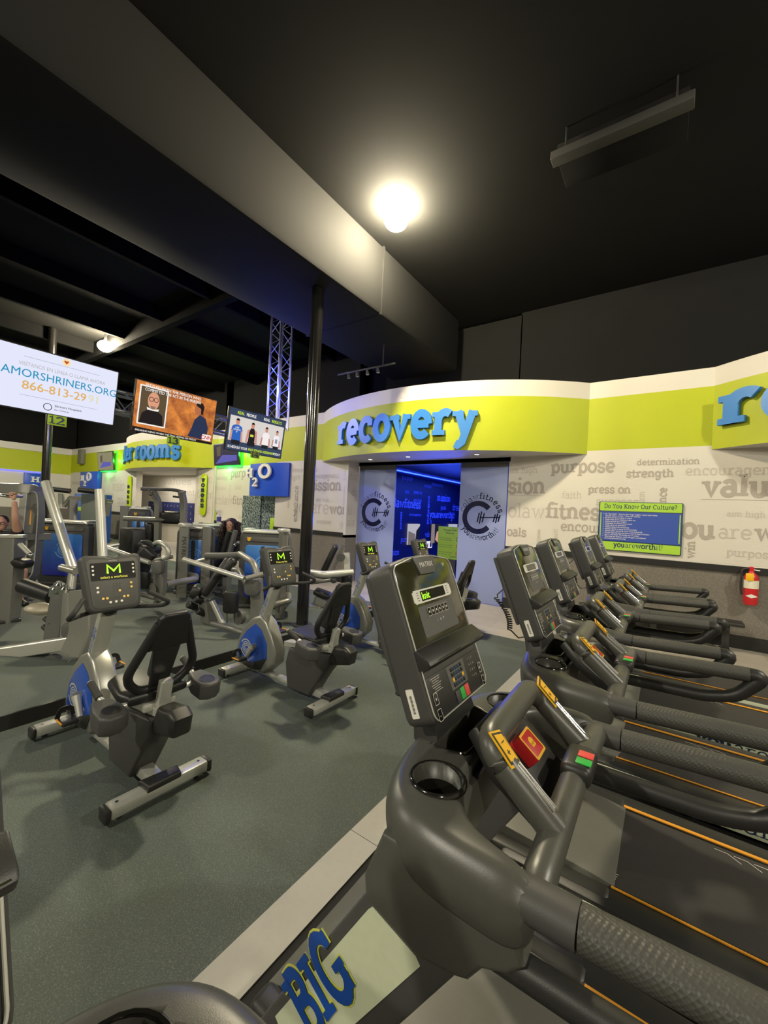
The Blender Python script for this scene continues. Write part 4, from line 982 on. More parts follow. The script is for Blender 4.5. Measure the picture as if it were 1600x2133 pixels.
def screen_frame(name, lab, X, y0, y1, z0, z1, tilt=8.0, group='screens on poles above the machines', th=.05):
    """flat TV facing the treadmills (+X), leaning forward"""
    t = thing(name, lab, 'television', (X, (y0 + y1) / 2, (z0 + z1) / 2), 0, group); w = y1 - y0; h = (z1 - z0) / math.cos(math.radians(tilt))
    R = Matrix.Rotation(math.radians(tilt), 4, 'Y')
    M = R @ frame((0, 0, 0), (0, 1, 0), (0, 0, 1))
    MB().prism(rrect(w, h, .012, 2), th, M, .008, z0=-th).build('casing', M_BLACK, t)
    MB().box((-.10, .12, .03), (.13, .25, .25), .01).build('bracket', M_BLACK, t)
    return t, M, w - .03, h - .03
E_ = lambda nm, c, k=1.0: mat('screen ' + nm, c, emit=k * .82)
# screen 12
t, M, w, h = screen_frame('television', 'large left screen showing a white advert, lime tag 12 below', -6.5, 1.18, 2.53, 2.86, 3.62)
s_ = MB().prism(rrect(w, h, .004, 1), .002, M).build('screen', E_('white', '#dfe2f6', 1.0), t)
def L(nm, fn, mm, z=.0035, par=None):
    m_ = MB(); fn(m_, M @ Matrix.Translation((0, 0, z))); return m_.build(nm, mm, par or s_)
L('advert_lines', lambda q, A: q.box((.04, .26, 0), (.80, .004, .001), M=A), E_('grey', '#8e95a8'))
L('advert_lines', lambda q, A: q.box((.04, -.20, 0), (.82, .004, .001), M=A), E_('grey', '#8e95a8'))
L('advert_text', lambda q, A: sans(q, 'VISÍTANOS EN LÍNEA O LLAMA AHORA', A @ Matrix.Translation((.055, .15, 0)), .065, align='CENTER', sx=.80), E_('grey2', '#b0aeb0'))
L('advert_text', lambda q, A: sans(q, 'AMORSHRINERS.ORG', A @ Matrix.Translation((.055, .02, 0)), .135, align='CENTER', bold=.003, sx=.94), E_('teal', '#1e8fb8'))
L('advert_text', lambda q, A: sans(q, '866-813-29', A @ Matrix.Translation((-.36, -.125, 0)), .145, bold=.012), E_('amber', '#dcae62'))
L('advert_text', lambda q, A: sans(q, '91', A @ Matrix.Translation((.33, -.125, 0)), .145, bold=.012), E_('pale amber', '#ded9b8'))
L('heart_badge', lambda q, A: q.poly(disc(.045, 20, .06, .315), A), E_('cream', '#f4d9a0'))
L('heart', lambda q, A: q.poly([(.06, .292), (.085, .32), (.08, .334), (.07, .334), (.06, .324), (.05, .334), (.04, .334), (.035, .32)], A), E_('red', '#b83a28'), .0045)
L('advert_logo', lambda q, A: _stroke(q, disc(.042, 18, -.09, -.29) + [(-.048, -.29)], .008, A, 0, 0), E_('ink', '#22242c'))
L('advert_text', lambda q, A: sans(q, 'Shriners Hospitals', A @ Matrix.Translation((-.02, -.275, 0)), .04, bold=.01), E_('ink', '#22242c'))
L('advert_text', lambda q, A: sans(q, 'for Children', A @ Matrix.Translation((-.02, -.32, 0)), .032), E_('ink', '#22242c'))
def pole(y, n, X=-6.64, lit=True, lab=''):
    if lab:
      t_ = thing('screen_pole', lab, 'pole', (X, y, .12))
      MB().lathe([(.062, 0), (.062, 2.97)], seg=20).build('shaft', bpy.data.materials['gloss black paint'], t_)
      MB().lathe([(.13, 0), (.13, .02)], seg=20).build('base_plate', M_BLACK, t_)
    g_ = thing('number_tag', 'lime number tag %s hanging below its screen' % n, 'number tag', (-6.50, y + .06, 2.79), 0, 'numbered tags')
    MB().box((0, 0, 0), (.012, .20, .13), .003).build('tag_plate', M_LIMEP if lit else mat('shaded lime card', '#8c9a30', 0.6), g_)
    q = MB(); A = frame((.0068, -.09 if n != '12' else -.09, -.045), (0, 1, 0), (0, 0, 1)); slab(q, n, A, x=.068, width=.17, w=.26); q.build('tag_number', M_NAVY, g_)
M_LIMEP = mat('lime card', '#a8cc28', 0.5)
pole(1.80, '12'); pole(3.30, '13'); pole(4.86, '14', lit=False)
# screen 13
t, M, w, h = screen_frame('television', 'middle screen with orange news picture, lime tag 13 below', -6.5, 2.75, 4.06, 2.84, 3.60)
def newsmat():
    m_ = bpy.data.materials.new('screen orange rock'); m_.use_nodes = True; nt = m_.node_tree; b = nt.nodes['Principled BSDF']
    tc = nt.nodes.new('ShaderNodeTexCoord'); n = nt.nodes.new('ShaderNodeTexNoise'); n.inputs['Scale'].default_value = 5; n.inputs['Detail'].default_value = 8; n.inputs['Roughness'].default_value = .7
    cr = nt.nodes.new('ShaderNodeValToRGB'); cr.color_ramp.elements[0].position = .32; cr.color_ramp.elements[1].position = .72
    cr.color_ramp.elements[0].color = (*lin('#6a2410'), 1); cr.color_ramp.elements[1].color = (*lin('#e08a3a'), 1)
    nt.links.new(tc.outputs['Object'], n.inputs['Vector']); nt.links.new(n.outputs['Fac'], cr.inputs['Fac']); nt.links.new(cr.outputs['Color'], b.inputs['Emission Color'])
    b.inputs['Emission Strength'].default_value = 1.0; b.inputs['Base Color'].default_value = (.01, .01, .01, 1); return m_
s_ = MB().prism(rrect(w, h, .004, 1), .002, M).build('screen', newsmat(), t)
P_ = lambda nm, pts, mm, z: L(nm, lambda q, A: q.poly(pts, A), mm, z)
P_('photo_border', rrect(.42, .58, .004, 1, -.38, .03), E_('paper', '#f0ece6'), .0035)
P_('photo_ground', rrect(.38, .54, .004, 1, -.38, .03), E_('olive', '#5a4a34'), .0045)
P_('presenter_body', [(-.56, -.235), (-.21, -.235), (-.23, -.08), (-.30, -.03), (-.46, -.03), (-.53, -.09)], E_('black', '#1a1416'), .0055)
P_('presenter_collar', [(-.46, -.03), (-.30, -.03), (-.29, .01), (-.36, -.01), (-.40, -.01), (-.47, .01)], E_('paper', '#f0ece6'), .006)
P_('presenter_head', _arc(-.38, .115, .085, .13, 0, 360, 22)[:-1], E_('skin', '#d89a7c'), .0065)
P_('presenter_beard', [(-.42, .035), (-.34, .035), (-.35, .0), (-.38, -.01), (-.41, .0)], E_('grey beard', '#8a7060'), .007)
L('presenter_glasses', lambda q, A: [_stroke(q, disc(.032, 14, c, .135) + [(c + .032, .135)], .008, A, 0, 0) for c in (-.415, -.345)], E_('black', '#1a1416'), .0075)
P_('anchor_suit', [(.20, -.31), (.53, -.33), (.54, -.12), (.48, .03), (.37, .07), (.29, -.02), (.25, -.18)], E_('suit', '#25304e'), .0045)
P_('anchor_face', _arc(.335, .15, .062, .095, 0, 360, 18)[:-1], E_('tan', '#b06a48'), .005)
P_('anchor_hair', [(.29, .21), (.31, .265), (.40, .265), (.435, .21), (.42, .09), (.385, .08), (.38, .17)], E_('hair', '#1c1210'), .0055)
P_('news_logo', rrect(.16, .10, .015, 2, .53, -.28), E_('paper', '#f0ece6'), .0065)
L('news_logo_text', lambda q, A: sans(q, 'CNN', A @ Matrix.Translation((.53, -.308, 0)), .085, align='CENTER', bold=.02), E_('logo red', '#c02030'), .0075)
P_('news_band', [(-.64, -.375), (.64, -.375), (.64, -.345), (-.64, -.305)], E_('black', '#1a1416'), .0048)
L('news_caption', lambda q, A: (sans(q, 'SETTLED WITH THE PERSON WHO', A @ Matrix.Translation((-.52, .305, 0)), .062, bold=.015, sx=.9), sans(q, 'COMMITTED THE ACT IN THE MURDER', A @ Matrix.Translation((-.52, .245, 0)), .062, bold=.015, sx=.8), sans(q, 'BREAKING NEWS WHEN THE TRIAL BEGINS ON FRIDAY', A @ Matrix.Translation((-.60, -.365, 0)), .038, bold=.01)), E_('paper', '#f0ece6'), .0055)
# screen 14
t, M, w, h = screen_frame('television', 'right screen with four men in a row, small tag 14 below', -6.5, 4.30, 5.60, 2.80, 3.57)
s_ = MB().prism(rrect(w, h, .004, 1), .002, M).build('screen', E_('slate', '#33405a'), t)
P_('photo_ground', rrect(w - .05, h * .60, .004, 1, 0, .02), E_('studio', '#d6cfca'), .0035)
for i, (x, sc, top, top2, arm) in enumerate(((-.45, 1.12, '#2a62b8', '#2a62b8', '#c89888'), (-.12, 1.05, '#1a1a1c', '#1a1a1c', '#d08c80'), (.20, .95, '#f0e8e8', '#f0e8e8', '#b88478'), (.46, .85, '#ece8ec', '#ece8ec', '#b88478'))):
    f = lambda pts: [(x + a * sc, b * sc + (-.03 if sc > 1 else -.045)) for a, b in pts]
    P_('pictured_arms', f([(-.125, -.16), (-.10, .07), (0, .10), (.10, .07), (.125, -.16), (.09, -.16), (.06, .0), (-.06, .0), (-.09, -.16)]), E_('arm' + str(i), arm), .0045)
    P_('pictured_shirt', f([(-.085, -.14), (-.075, .02), (-.105, .0), (-.085, .085), (-.03, .11), (.03, .11), (.085, .085), (.105, .0), (.075, .02), (.085, -.14)] if i != 1 else [(-.07, -.14), (-.06, .04), (-.035, .11), (.035, .11), (.06, .04), (.07, -.14)]), E_('top' + str(i), top), .0055)
    P_('pictured_trousers', f([(-.075, -.21), (-.085, -.14), (.085, -.14), (.075, -.21)]), E_('trouser', '#1c1c22'), .005)
    P_('pictured_head', [(x + a, b) for a, b in _arc(0, .16 * sc - .035, .036 * sc, .052 * sc, 0, 360, 16)[:-1]], E_('face' + str(i), '#c88a78'), .0065)
    P_('pictured_hair', [(x + a, b) for a, b in _arc(0, .175 * sc - .035, .037 * sc, .045 * sc, 10, 170, 8)], E_('hair', '#1c1210'), .0072)
    if i in (1, 3): P_('pictured_print', f(rrect(.07, .10 if i == 3 else .04, .004, 1, 0, -.02)), E_('print' + str(i), '#c8d84c' if i == 1 else '#8c96a0'), .0062)
    if i == 0: L('pictured_print', lambda q, A: (sans(q, 'I AM', A @ Matrix.Translation((x, .03, 0)), .04, align='CENTER', bold=.02), sans(q, 'WORTH', A @ Matrix.Translation((x, -.01, 0)), .04, align='CENTER', bold=.02), sans(q, 'IT', A @ Matrix.Translation((x, -.05, 0)), .04, align='CENTER', bold=.02)), E_('paper', '#f0ece6'), .0062)
def two(xa, za, size, parts):
    for k, (tx, mm, dx) in enumerate(parts):
        L('screen_caption', lambda q, A: sans(q, tx, A @ Matrix.Translation((xa + dx, za, 0)), size, bold=.025, sx=.86), mm, .005)
lime_ = E_('lime', '#c4e02c'); white_ = E_('paper', '#f0ece6')
two(-.48, .285, .075, (('REAL', lime_, 0), ('PEOPLE', white_, .19))); two(.10, .285, .075, (('REAL', white_, 0), ('RESULTS', lime_, .19)))
two(-.60, -.335, .062, (('SCHEDULE YOUR', white_, 0), ('FREE FITNESS ASSESSMENT', lime_, .44), ('TODAY', white_, 1.02)))

# box trusses lit blue
M_TRUSS = mat('brushed truss aluminium', '#b8b8c0', 0.3, 0.7)
def truss(lab, a, b, size=.34, n=9, right=(0, 1, 0), name='lighting_truss'):
    a = Vector(a); b = Vector(b); t_ = thing(name, lab, 'truss', a, 0); d = (b - a); u = d.normalized(); r = Vector(right); v = u.cross(r).normalized(); h_ = size / 2
    for i, (p, q) in enumerate(((1, 1), (1, -1), (-1, 1), (-1, -1))):
        off = r * p * h_ + v * q * h_; MB().rod(off, d + off, .024, 10).build('chord', M_TRUSS, t_)
    for f in range(4):
        mm = MB(); (p0, q0), (p1, q1) = [((1, 1), (1, -1)), ((1, -1), (-1, -1)), ((-1, -1), (-1, 1)), ((-1, 1), (1, 1))][f]
        A = r * p0 * h_ + v * q0 * h_; B_ = r * p1 * h_ + v * q1 * h_; pts = []
        for k in range(n + 1): pts.append((A if k % 2 == 0 else B_) + d * (k / n))
        mm.tube(pts, .011, 6); mm.build('lacing', M_TRUSS, t_)
    return t_
truss('vertical silver box truss lit blue, hanging behind the column', (-6.86, 5.72, 3.44), (-6.86, 5.72, 6.14), .30, 12)
truss('horizontal box truss running behind the hanging screens', (-6.86, 1.76, 3.27), (-6.86, 5.72, 3.27), .28, 17, right=(1, 0, 0))
point('truss_light', (-6.62, 5.45, 4.2), 60, (0.05, 0.08, 1.0), .04)
# track light
t = thing('track_light', 'black ceiling track with small lamp heads above the recovery soffit', 'track light', (-4.95, 6.2, 4.57))
MB().box((0, 0, 0), (1.4, .035, .03), .005).build('track', M_BLACK, t); MB().rod((.42, 0, 0), (.42, 0, .435), .012).build('hanging_rod', M_BLACK, t)
for k, x in enumerate((-.42, -.2, .05, .3)):
    hd = MB().tube([(x, 0, -.03), (x + .03, -.02, -.12)], [.02, .035], 12).build('lamp_head', M_GREYP, t)
    MB().lathe([(0, 0), (.03, 0)], Matrix.Translation((x + .032, -.022, -.124)), cap=False).build('lamp_lens', M_TRIM, hd)
# slot diffuser and speaker up in the dark
t = thing('ceiling_diffuser', 'long pale slot diffuser on the dark ceiling at the upper right', 'vent', (-.6, 4.72, 5.85))
MB().box((0, 0, 0), (1.28, .14, .09), .01).build('diffuser_bar', mat('dusty grey metal', '#34332f', 0.7), t)
MB().box((0, .3, .12), (1.2, .5, .16), .01).build('plenum_box', M_CEIL, t)
for k in (-.5, .5): MB().rod((k, 0, .04), (k, 0, .3), .008).build('hanger', M_BLACK, t)
# ------------------------------------------------------------------ wall things
t = thing('culture_board', 'blue and lime board asking Do You Know Our Culture on the words wall', 'sign', (-.435, YW - .02, 1.765))
bw, bh = 1.22, .86; Mb = frame((0, 0, 0), (1, 0, 0), (0, 0, 1))
b_ = MB().prism(rrect(bw, bh, .02, 3), .02, Mb, .003, z0=-.01).build('board', M_NAVY, t)
p1 = MB().prism(rrect(bw - .03, .15, .012, 3, 0, .345), .002, Mb, z0=.0105).build('title_band', mat('lime print', '#a4cf3e', 0.45), t)
p2 = MB().prism(rrect(bw - .03, .145, .012, 3, 0, -.345), .002, Mb, z0=.0105).build('slogan_band', mat('lime print', '#a4cf3e', 0.45), t)
p3 = MB().prism(rrect(bw - .03, .51, .004, 1, 0, 0), .002, Mb, z0=.0105).build('text_field', mat('royal print', '#3450a6', 0.45), t)
for s in (-1, 1): MB().box((s * .575, 0, .0132), (.016, .47, .001), M=Mb).build('side_bar', mat('lime print', '#a4cf3e', 0.45), t)
m = MB(); slab(m, 'Do You Know Our Culture?', Mb @ Matrix.Translation((-.53, .318, .0135)), x=.052, width=1.06, w=.2); m.build('title_text', M_NAVY, p1)
m = MB(); slab(m, 'youareworthit!', Mb @ Matrix.Translation((-.36, -.36, .0135)), x=.062, width=.72, w=.26, bold={0, 1, 2, 6, 7, 8, 9, 10}); m.build('slogan_text', M_NAVY, p2)
m = MB()
for k, tx in enumerate(('Be "Gym Jedis" - Anyone who drops weights, makes loud noises,', '   disturbs others, or has a "show off" attitude.', 'Be kind and encouraging to others', 'Please wipe down equipment after use', 'Please re-rack your weights', 'Remember to check-in your guest!', 'Chalk use is not permitted', 'Athletic shoes (recommended)', 'Athletic shorts or pants (recommended)', 'Athletic shirts must fully cover chest (required)', 'All gym bags and personal items must be kept in lockers', 'Age 11 and under: No facility use or access', 'Operating any business within the gym is prohibited', '   (including personal training)')):
    y = .205 - k * .033
    if not tx.startswith(' '): m.poly(disc(.006, 8, -.53, y + .009), Mb @ Matrix.Translation((0, 0, .0135)))
    sans(m, tx.strip(), Mb @ Matrix.Translation((-.505, y, .0135)), .031, bold=.014, sx=.95)
m.build('rules_text', M_WHITE, p3)
# fire extinguisher
t = thing('fire_extinguisher', 'red fire extinguisher with yellow tag hung on the speckled wall', 'fire extinguisher', (1.03, YW - .115, .72))
MB().lathe([(0, -.02), (.07, -.015), (.085, .02), (.085, .36), (.075, .42), (.035, .46), (.03, .48)], seg=28).build('cylinder', M_RED, t)
MB().lathe([(.086, .23), (.0865, .35), (.086, .35)], seg=28, cap=False).build('label_wrap', mat('cream label', '#e2dcc4', 0.6), t)
m = MB(); A = frame((0, -.087, .12), (1, 0, 0), (0, 0, 1)); m.poly([(0, -.03), (.07, 0), (0, .03), (-.07, 0)], A); m.build('diamond_label', M_WHITE, t)
MB().box((-.03, -.092, .40), (.09, .006, .11), .002).build('inspection_tag', M_YEL, t)
MB().lathe([(.03, .47), (.032, .54), (.02, .55)], seg=16).build('valve', M_RED, t)
MB().beam([(-.02, 0, .535), (.13, -.03, .55)], .03, .012).build('lever', M_WHITE, t); MB().beam([(-.02, 0, .51), (.09, -.02, .50)], .03, .012).build('carry_handle', M_WHITE, t)
MB().tube(fillet([(-.03, 0, .52), (-.11, 0, .50), (-.12, -.01, .25), (-.105, -.01, .12)], .06), .013, 8).build('hose', M_BLACK, t)
MB().box((0, .075, .3), (.08, .04, .3), .005).build('wall_bracket', M_BLACK, t)
# bench by the wall
t = thing('bench', 'low black bench standing against the speckled wall', 'bench', (.30, YW - .27, 0))
MB().box((0, 0, .42), (1.3, .30, .055), .012).build('seat', M_BLACK, t)
for x in (-.45, .45):
    lg = MB().box((x, 0, .21), (.09, .08, .38), .006).build('leg', M_BLACK, t); MB().box((x, 0, .012), (.12, .26, .024), .005).build('foot_plate', M_BLACK, lg)
# water fountain pillar with the H2O board
t = thing('water_sign', 'curved royal blue board with white H2O letters above the mosaic alcove', 'sign', (-9.62, 7.79, 2.6))
P, _a, _b, _R, _h = arc_pts(-.86, .86, .0, .12, 14); m = MB(); P = P + [(.86, .055), (-.86, .055)]; n = len(P)
m.raw([(p[0], p[1], -.48) for p in P] + [(p[0], p[1], .47) for p in P], [[i, (i + 1) % n, n + (i + 1) % n, n + i] for i in range(n)], smooth=True); m.raw([(p[0], p[1], -.48) for p in P], [list(range(n))[::-1]]); m.raw([(p[0], p[1], .47) for p in P], [list(range(n))])
m.build('board', mat('royal blue board', '#1650c8', 0.35), t)
for ch, x0, z0, wd, xh in (('H', -.84, .05, .34, .20), ('2', -.52, -.20, .24, .17), ('O', -.26, .05, .56, .27)):
    q = MB(); slab(q, ch, frame((x0, -.135, z0), (1, 0, 0), (0, 0, 1)), x=xh, width=wd, w=.3, depth=.05, sp=0); q.build('letter', M_WHITE, t)
mos = speckle('mosaic tile', '#22363b', '#a9b8b4', .56, 22, .25, .1)
m = MB(); m.box((-10.8, 8.18, 1.08), (.9, .1, 2.1), mi=0); m.box((-9.85, 8.20, 1.08), (1.0, .06, 2.1), mi=0); struct(m.build('wall_mosaic', mos))
t = thing('drinking_fountain', 'grey drinking fountain box in the mosaic alcove with lime notice above', 'drinking fountain', (-9.75, 8.0, .75))
MB().box((0, 0, 0), (.45, .32, .5), .03).build('basin', M_GREYP, t); MB().tube(fillet([(.1, -.05, .24), (.1, -.05, .34), (.0, -.05, .34)], .03), .012, 8).build('spout', M_CHROME, t)
o = MB().box((-9.75, 8.155, 1.28), (.3, .012, .4), .002).build('notice', M_LIMEP); tag(o, 'small lime notice on the mosaic wall above the drinking fountain', 'notice')
o = MB().box((-12.98, YW - .012, 1.42), (.22, .012, .40), .002).build('notice', M_LIMEP); tag(o, 'narrow lime notice at the left edge of the white words wall', 'notice')
# small halo screens on the far wall
for nm, x0, x1, z0, z1, lab, cc in (('wall_television', -12.9, -11.5, 3.12, 3.86, 'small dark screen with green glow behind the right hanging screen', '#26223c'), ('wall_television', -22.5, -20.8, 3.12, 4.0, 'small far screen in green glow left of the locker rooms sign', '#8a8468')):
    t = thing(nm, lab, 'television', ((x0 + x1) / 2, YW - .18, (z0 + z1) / 2), 0, 'screens with green halos')
    R_ = Matrix.Rotation(math.radians(6), 4, 'X') @ frame((0, 0, 0), (1, 0, 0), (0, 0, 1))
    MB().prism(rrect(x1 - x0, z1 - z0, .02, 2), .06, R_, .008, z0=-.06).build('casing', M_BLACK, t)
    s_ = MB().prism(rrect(x1 - x0 - .06, z1 - z0 - .06, .01, 2), .002, R_).build('screen', E_('halo' + cc, cc, .9), t)
    MB().poly([(-.6, -.3, .004), (.6, -.22, .004), (.6, -.05, .004), (-.2, -.02, .004)], R_).build('screen_shape', E_('violet', '#5a58b0', .9), s_)
    MB().poly([(-.5, -.05, .0045), (-.3, -.05, .0045), (-.25, .3, .0045), (-.5, .25, .0045)], R_).build('screen_figure', E_('umber', '#5c5040', .9), s_)
    MB().box((0, .12, 0), (.3, .16, .2), .01).build('bracket', M_BLACK, t)
    fr = MB().tube(fillet([(-(x1 - x0) / 2, .15, -(z1 - z0) / 2), ((x1 - x0) / 2, .15, -(z1 - z0) / 2), ((x1 - x0) / 2, .15, (z1 - z0) / 2), (-(x1 - x0) / 2, .15, (z1 - z0) / 2)], .03, 3, True), .012, 6, closed=True).build('green_light_tube', mat('green LED tube', '#20ff40', emit=4.0), t)
    point('halo_light', ((x0 + x1) / 2 + (x1 - x0) * .55, YW - .14, (z0 + z1) / 2), 14, (.05, 1, .12), .06)
    point('halo_light', ((x0 + x1) / 2, YW - .14, z0 - .1), 6, (.05, 1, .12), .06)
o = MB().box((-24.75, YW - .1, 3.9), (.5, .18, .74), .02).build('wall_speaker', mat('grey speaker cloth', '#6d6c5c', 0.8)); tag(o, 'grey box speaker high on the far lime wall', 'speaker')
# mens and womens boards
for x, z0, z1, word, lab in ((-19.2, 1.42, 2.86, 'mens', 'tall rounded lime board lettered mens on the left column'), (-13.5, 1.38, 2.86, 'womens', 'tall rounded lime board lettered womens on the right column')):
    t = thing('locker_sign', lab, 'sign', (x, 8.15, (z0 + z1) / 2)); h = z1 - z0
    b_ = MB().prism(rrect(.36, h, .16, 6), .04, frame((0, 0, 0), (1, 0, 0), (0, 0, 1)), .006).build('board', mat('lime sign board', '#b8cf10', 0.5), t)
    for k, ch in enumerate(word):
        q = MB(); adv = GLYPH[ch][0]; st = (h - .40) / len(word) if word == 'womens' else .22; zz = (h / 2 - .28 - k * st) if word == 'womens' else (.18 - k * st)
        slab(q, ch, frame((-.11, -.043, zz), (1, 0, 0), (0, 0, 1)), x=.125, width=.20, w=.24, depth=.02, sp=0); q.build('letter', M_NAVY, t)
navy = mat('navy print banner', '#242c66', 0.6)
t = thing('banner', 'navy banner with white rows of marks inside the locker room alcove', 'banner', (-19.5, 10.09, 1.30)); b_ = MB().box((0, 0, 0), (4.2, .05, 1.0), .004).build('cloth', navy, t)
for r_ in range(3):
    m = MB()
    for k in range(14): sans(m, 'jv'[(k + r_) % 2], frame((-1.95 + k * .29, -.027, .3 - r_ * .28), (1, 0, 0), (0, 0, 1)), .16)
    m.build('mark_row', M_WHITE, b_)
# blue strip and signs at the far left
o = MB().box((-26.36, 2.6, 2.99), (.05, 9.2, .05), .01).build('led_strip', mat('violet blue LED strip', '#5a5cff', emit=2.5)); tag(o, 'violet blue light strip under the lime band on the far left wall', 'light strip')
for (loc, rz, lab, letters) in (((-23.4, 8.12, 2.63), 0, 'far blue board with white 2O letters left of the green glow', 'H2O'), ((-26.3, 6.75, 2.45), math.radians(90), 'far blue board with white H beyond the black screen pole', 'H')):
    t = thing('water_sign', lab, 'sign', loc, rz); MB().box((0, 0, 0), (2.1 if len(letters) > 1 else .9, .16, .95), .01).build('board', mat('royal blue board', '#1650c8', 0.35), t)
    for ch, x0, z0, wd, xh in (('H', -.85, .03, .34, .20), ('2', -.48, -.22, .24, .17), ('O', -.15, .03, .52, .27))[:len(letters)]:
        q = MB(); slab(q, ch, frame((x0 if len(letters) > 1 else -.2, -.082, z0), (1, 0, 0), (0, 0, 1)), x=xh, width=wd, w=.3, depth=.05, sp=0); q.build('letter', M_WHITE, t)
area('alcove_light', (-18.5, 9.3, 3.0), 3.0, 40, (1.0, .93, .8), sy=.6)
# ------------------------------------------------------------------ strength machines on the raised floor
ZP = 0.12
def grad_blue():
    m = bpy.data.materials.new('printed blue fade'); m.use_nodes = True; nt = m.node_tree; b = nt.nodes['Principled BSDF']
    tc = nt.nodes.new('ShaderNodeTexCoord'); sp = nt.nodes.new('ShaderNodeSeparateXYZ'); cr = nt.nodes.new('ShaderNodeValToRGB')
    mr = nt.nodes.new('ShaderNodeMapRange'); mr.inputs['From Min'].default_value = .15; mr.inputs['From Max'].default_value = 1.3
    cr.color_ramp.elements[0].color = (*lin('#2620a8'), 1); cr.color_ramp.elements[1].color = (*lin('#3a8ad0'), 1)
    nt.links.new(tc.outputs['Object'], sp.inputs[0]); nt.links.new(sp.outputs[2], mr.inputs['Value']); nt.links.new(mr.outputs[0], cr.inputs['Fac']); nt.links.new(cr.outputs['Color'], b.inputs['Base Color'])
    b.inputs['Roughness'].default_value = .25; b.inputs['Coat Weight'].default_value = .3; return m
M_FADE = grad_blue()
M_CREST = mat('pale blue print', '#6f9fd8', 0.35)
def at(p, T): return T.matrix_world.inverted() @ p
def tower(T, c, rz, w=.62, d=.40, h=1.32, post=0.0, logo=True, slot=False):
    """weight stack housing: shroud, printed blue panels on both faces, cap, placard; local to the machine"""
    M = Matrix.Translation(c) @ Matrix.Rotation(rz, 4, 'Z')
    o = MB().prism([(a, b) for a, b in rrect(w, h - .04, .10, 5, 0, h / 2)], d - .08, M @ frame((0, (d - .08) / 2, 0), (1, 0, 0), (0, 0, 1)), .012).build('weight_housing', M_DARK, T)
    fr = fillet([(-w / 2, 0, .05), (w / 2, 0, .05), (w / 2, 0, h - .02), (-w / 2, 0, h - .02)], .13, 6, True)
    MB().tube(fr, .045, 8, M, closed=True, sec=[(.9, .5), (.9, -.5), (-.9, -.5), (-.9, .5)], up=(0, 1, 0)).build('housing_rim', M_IRON, o)
    for s in (-1, 1):
        Mf = M @ (frame((0, -d / 2 + .03, 0), (1, 0, 0), (0, 0, 1)) if s < 0 else frame((0, d / 2 - .03, 0), (-1, 0, 0), (0, 0, 1)))
        p = MB().prism(rrect(w - .20, h - .42, .05, 4, 0, h / 2 - .02), .012, Mf, .003).build('blue_panel', M_FADE, o)
        if logo:
            z = MB(); crest(z, Mf @ Matrix.Translation((0.02, h * .56, .0125)), .15); z.build('crest', M_CREST, p)
        if slot: MB().prism(rrect(.07, h * .62, .03, 3, 0, h * .5), .006, Mf, z0=.012).build('stack_slot', M_BLACK, p)
        q = MB().prism(rrect(w - .18, .085, .015, 3, 0, h - .13), .012, Mf, .003).build('placard', M_GREYP, o)
        MB().poly([(-w / 2 + .13, h - .16, .0125), (-w / 2 + .17, h - .165, .0125), (-w / 2 + .19, h - .10, .0125), (-w / 2 + .12, h - .10, .0125)], Mf).build('placard_mark', M_YEL, q)
    cap = MB().prism([(-w / 2 + .02, 0), (w / 2 - .02, 0), (w / 2 - .08, .05), (-w / 2 + .08, .05)], d, M @ frame((0, d / 2, h - .03), (1, 0, 0), (0, 0, 1)), .012).build('housing_cap', M_LSILVER, o)
    for s in (-1, 1): MB().box((s * (w / 2 - .10), 0, h + .025), (.13, d * .7, .03), .01, M).build('cap_tray', M_TRIM, cap)
    MB().box((0, 0, .03), (w + .04, d * .9, .06), .015, M).build('base_skid', M_DARK, o)
    return o
def pad(T, c, size, rot, name='pad', par=None):
    return MB().box(c, size, min(size) * .42, rot=rot, seg=4).build(name, M_VINYL, par or T)
def R3(x=0, y=0, z=0):
    return Matrix.Rotation(z, 3, 'Z') @ Matrix.Rotation(y, 3, 'Y') @ Matrix.Rotation(x, 3, 'X')
def machine(name, lab, x, y, group='strength machines on the raised floor', cat='gym machine', z=ZP):
    t = thing(name, lab, cat, (x, y, z), 0, group); bpy.context.view_layer.update(); return t
def P(T, px, py, D): return pt(px, py, D) - Vector(T.location)
def path(T, *pp): return [P(T, *p) for p in pp]
def gray(T, name, pts, w, h=None, m=None, rad=.12, up=(0, 0, 1)):
    return MB().beam(pts, w, h or w, up=up, rad=rad).build(name, m or M_IRON, T)
def tubep(T, name, pts, r, m=None, rad=.08):
    return MB().tube(fillet(pts, rad, 4), r, 12).build(name, m or M_IRON, T)
def ground(T, p, name='base_foot', w=.12):
    return MB().box((p.x, p.y, .02), (w, w, .04), .01).build(name, M_BLACK, T)

# leg press style machine in the middle, beside the black column
T = machine('leg_curl_machine', 'reclined black bench machine with long silver lever and blue weight housing, left of column', -5.9, 4.0)
tower(T, Vector((.30, .55, 0)), math.radians(38), .78, .42, 1.28, slot=True)
bx = P(T, 590, 1135, 6.3); gray(T, 'mast', [Vector((bx.x, bx.y, 0)), Vector((bx.x, bx.y, 1.32))], .11, up=(1, 0, 0), rad=0)
MB().box((bx.x, bx.y, 1.34), (.15, .15, .06), .02).build('mast_cap', M_TRIM, T)
tubep(T, 'lever', path(T, (382, 1165, 5.3), (508, 1205, 5.2)), .033, M_LSILVER)
tubep(T, 'lever_grip', path(T, (512, 1205, 5.2), (548, 1196, 5.3)), .033, M_SILVER)
up = path(T, (500, 1154, 5.9), (533, 1175, 5.5), (538, 1230, 5.45), (535, 1290, 5.5), (515, 1322, 5.45), (487, 1310, 5.5), (432, 1296, 5.85))
tubep(T, 'main_frame', up, .045, M_IRON, .16)
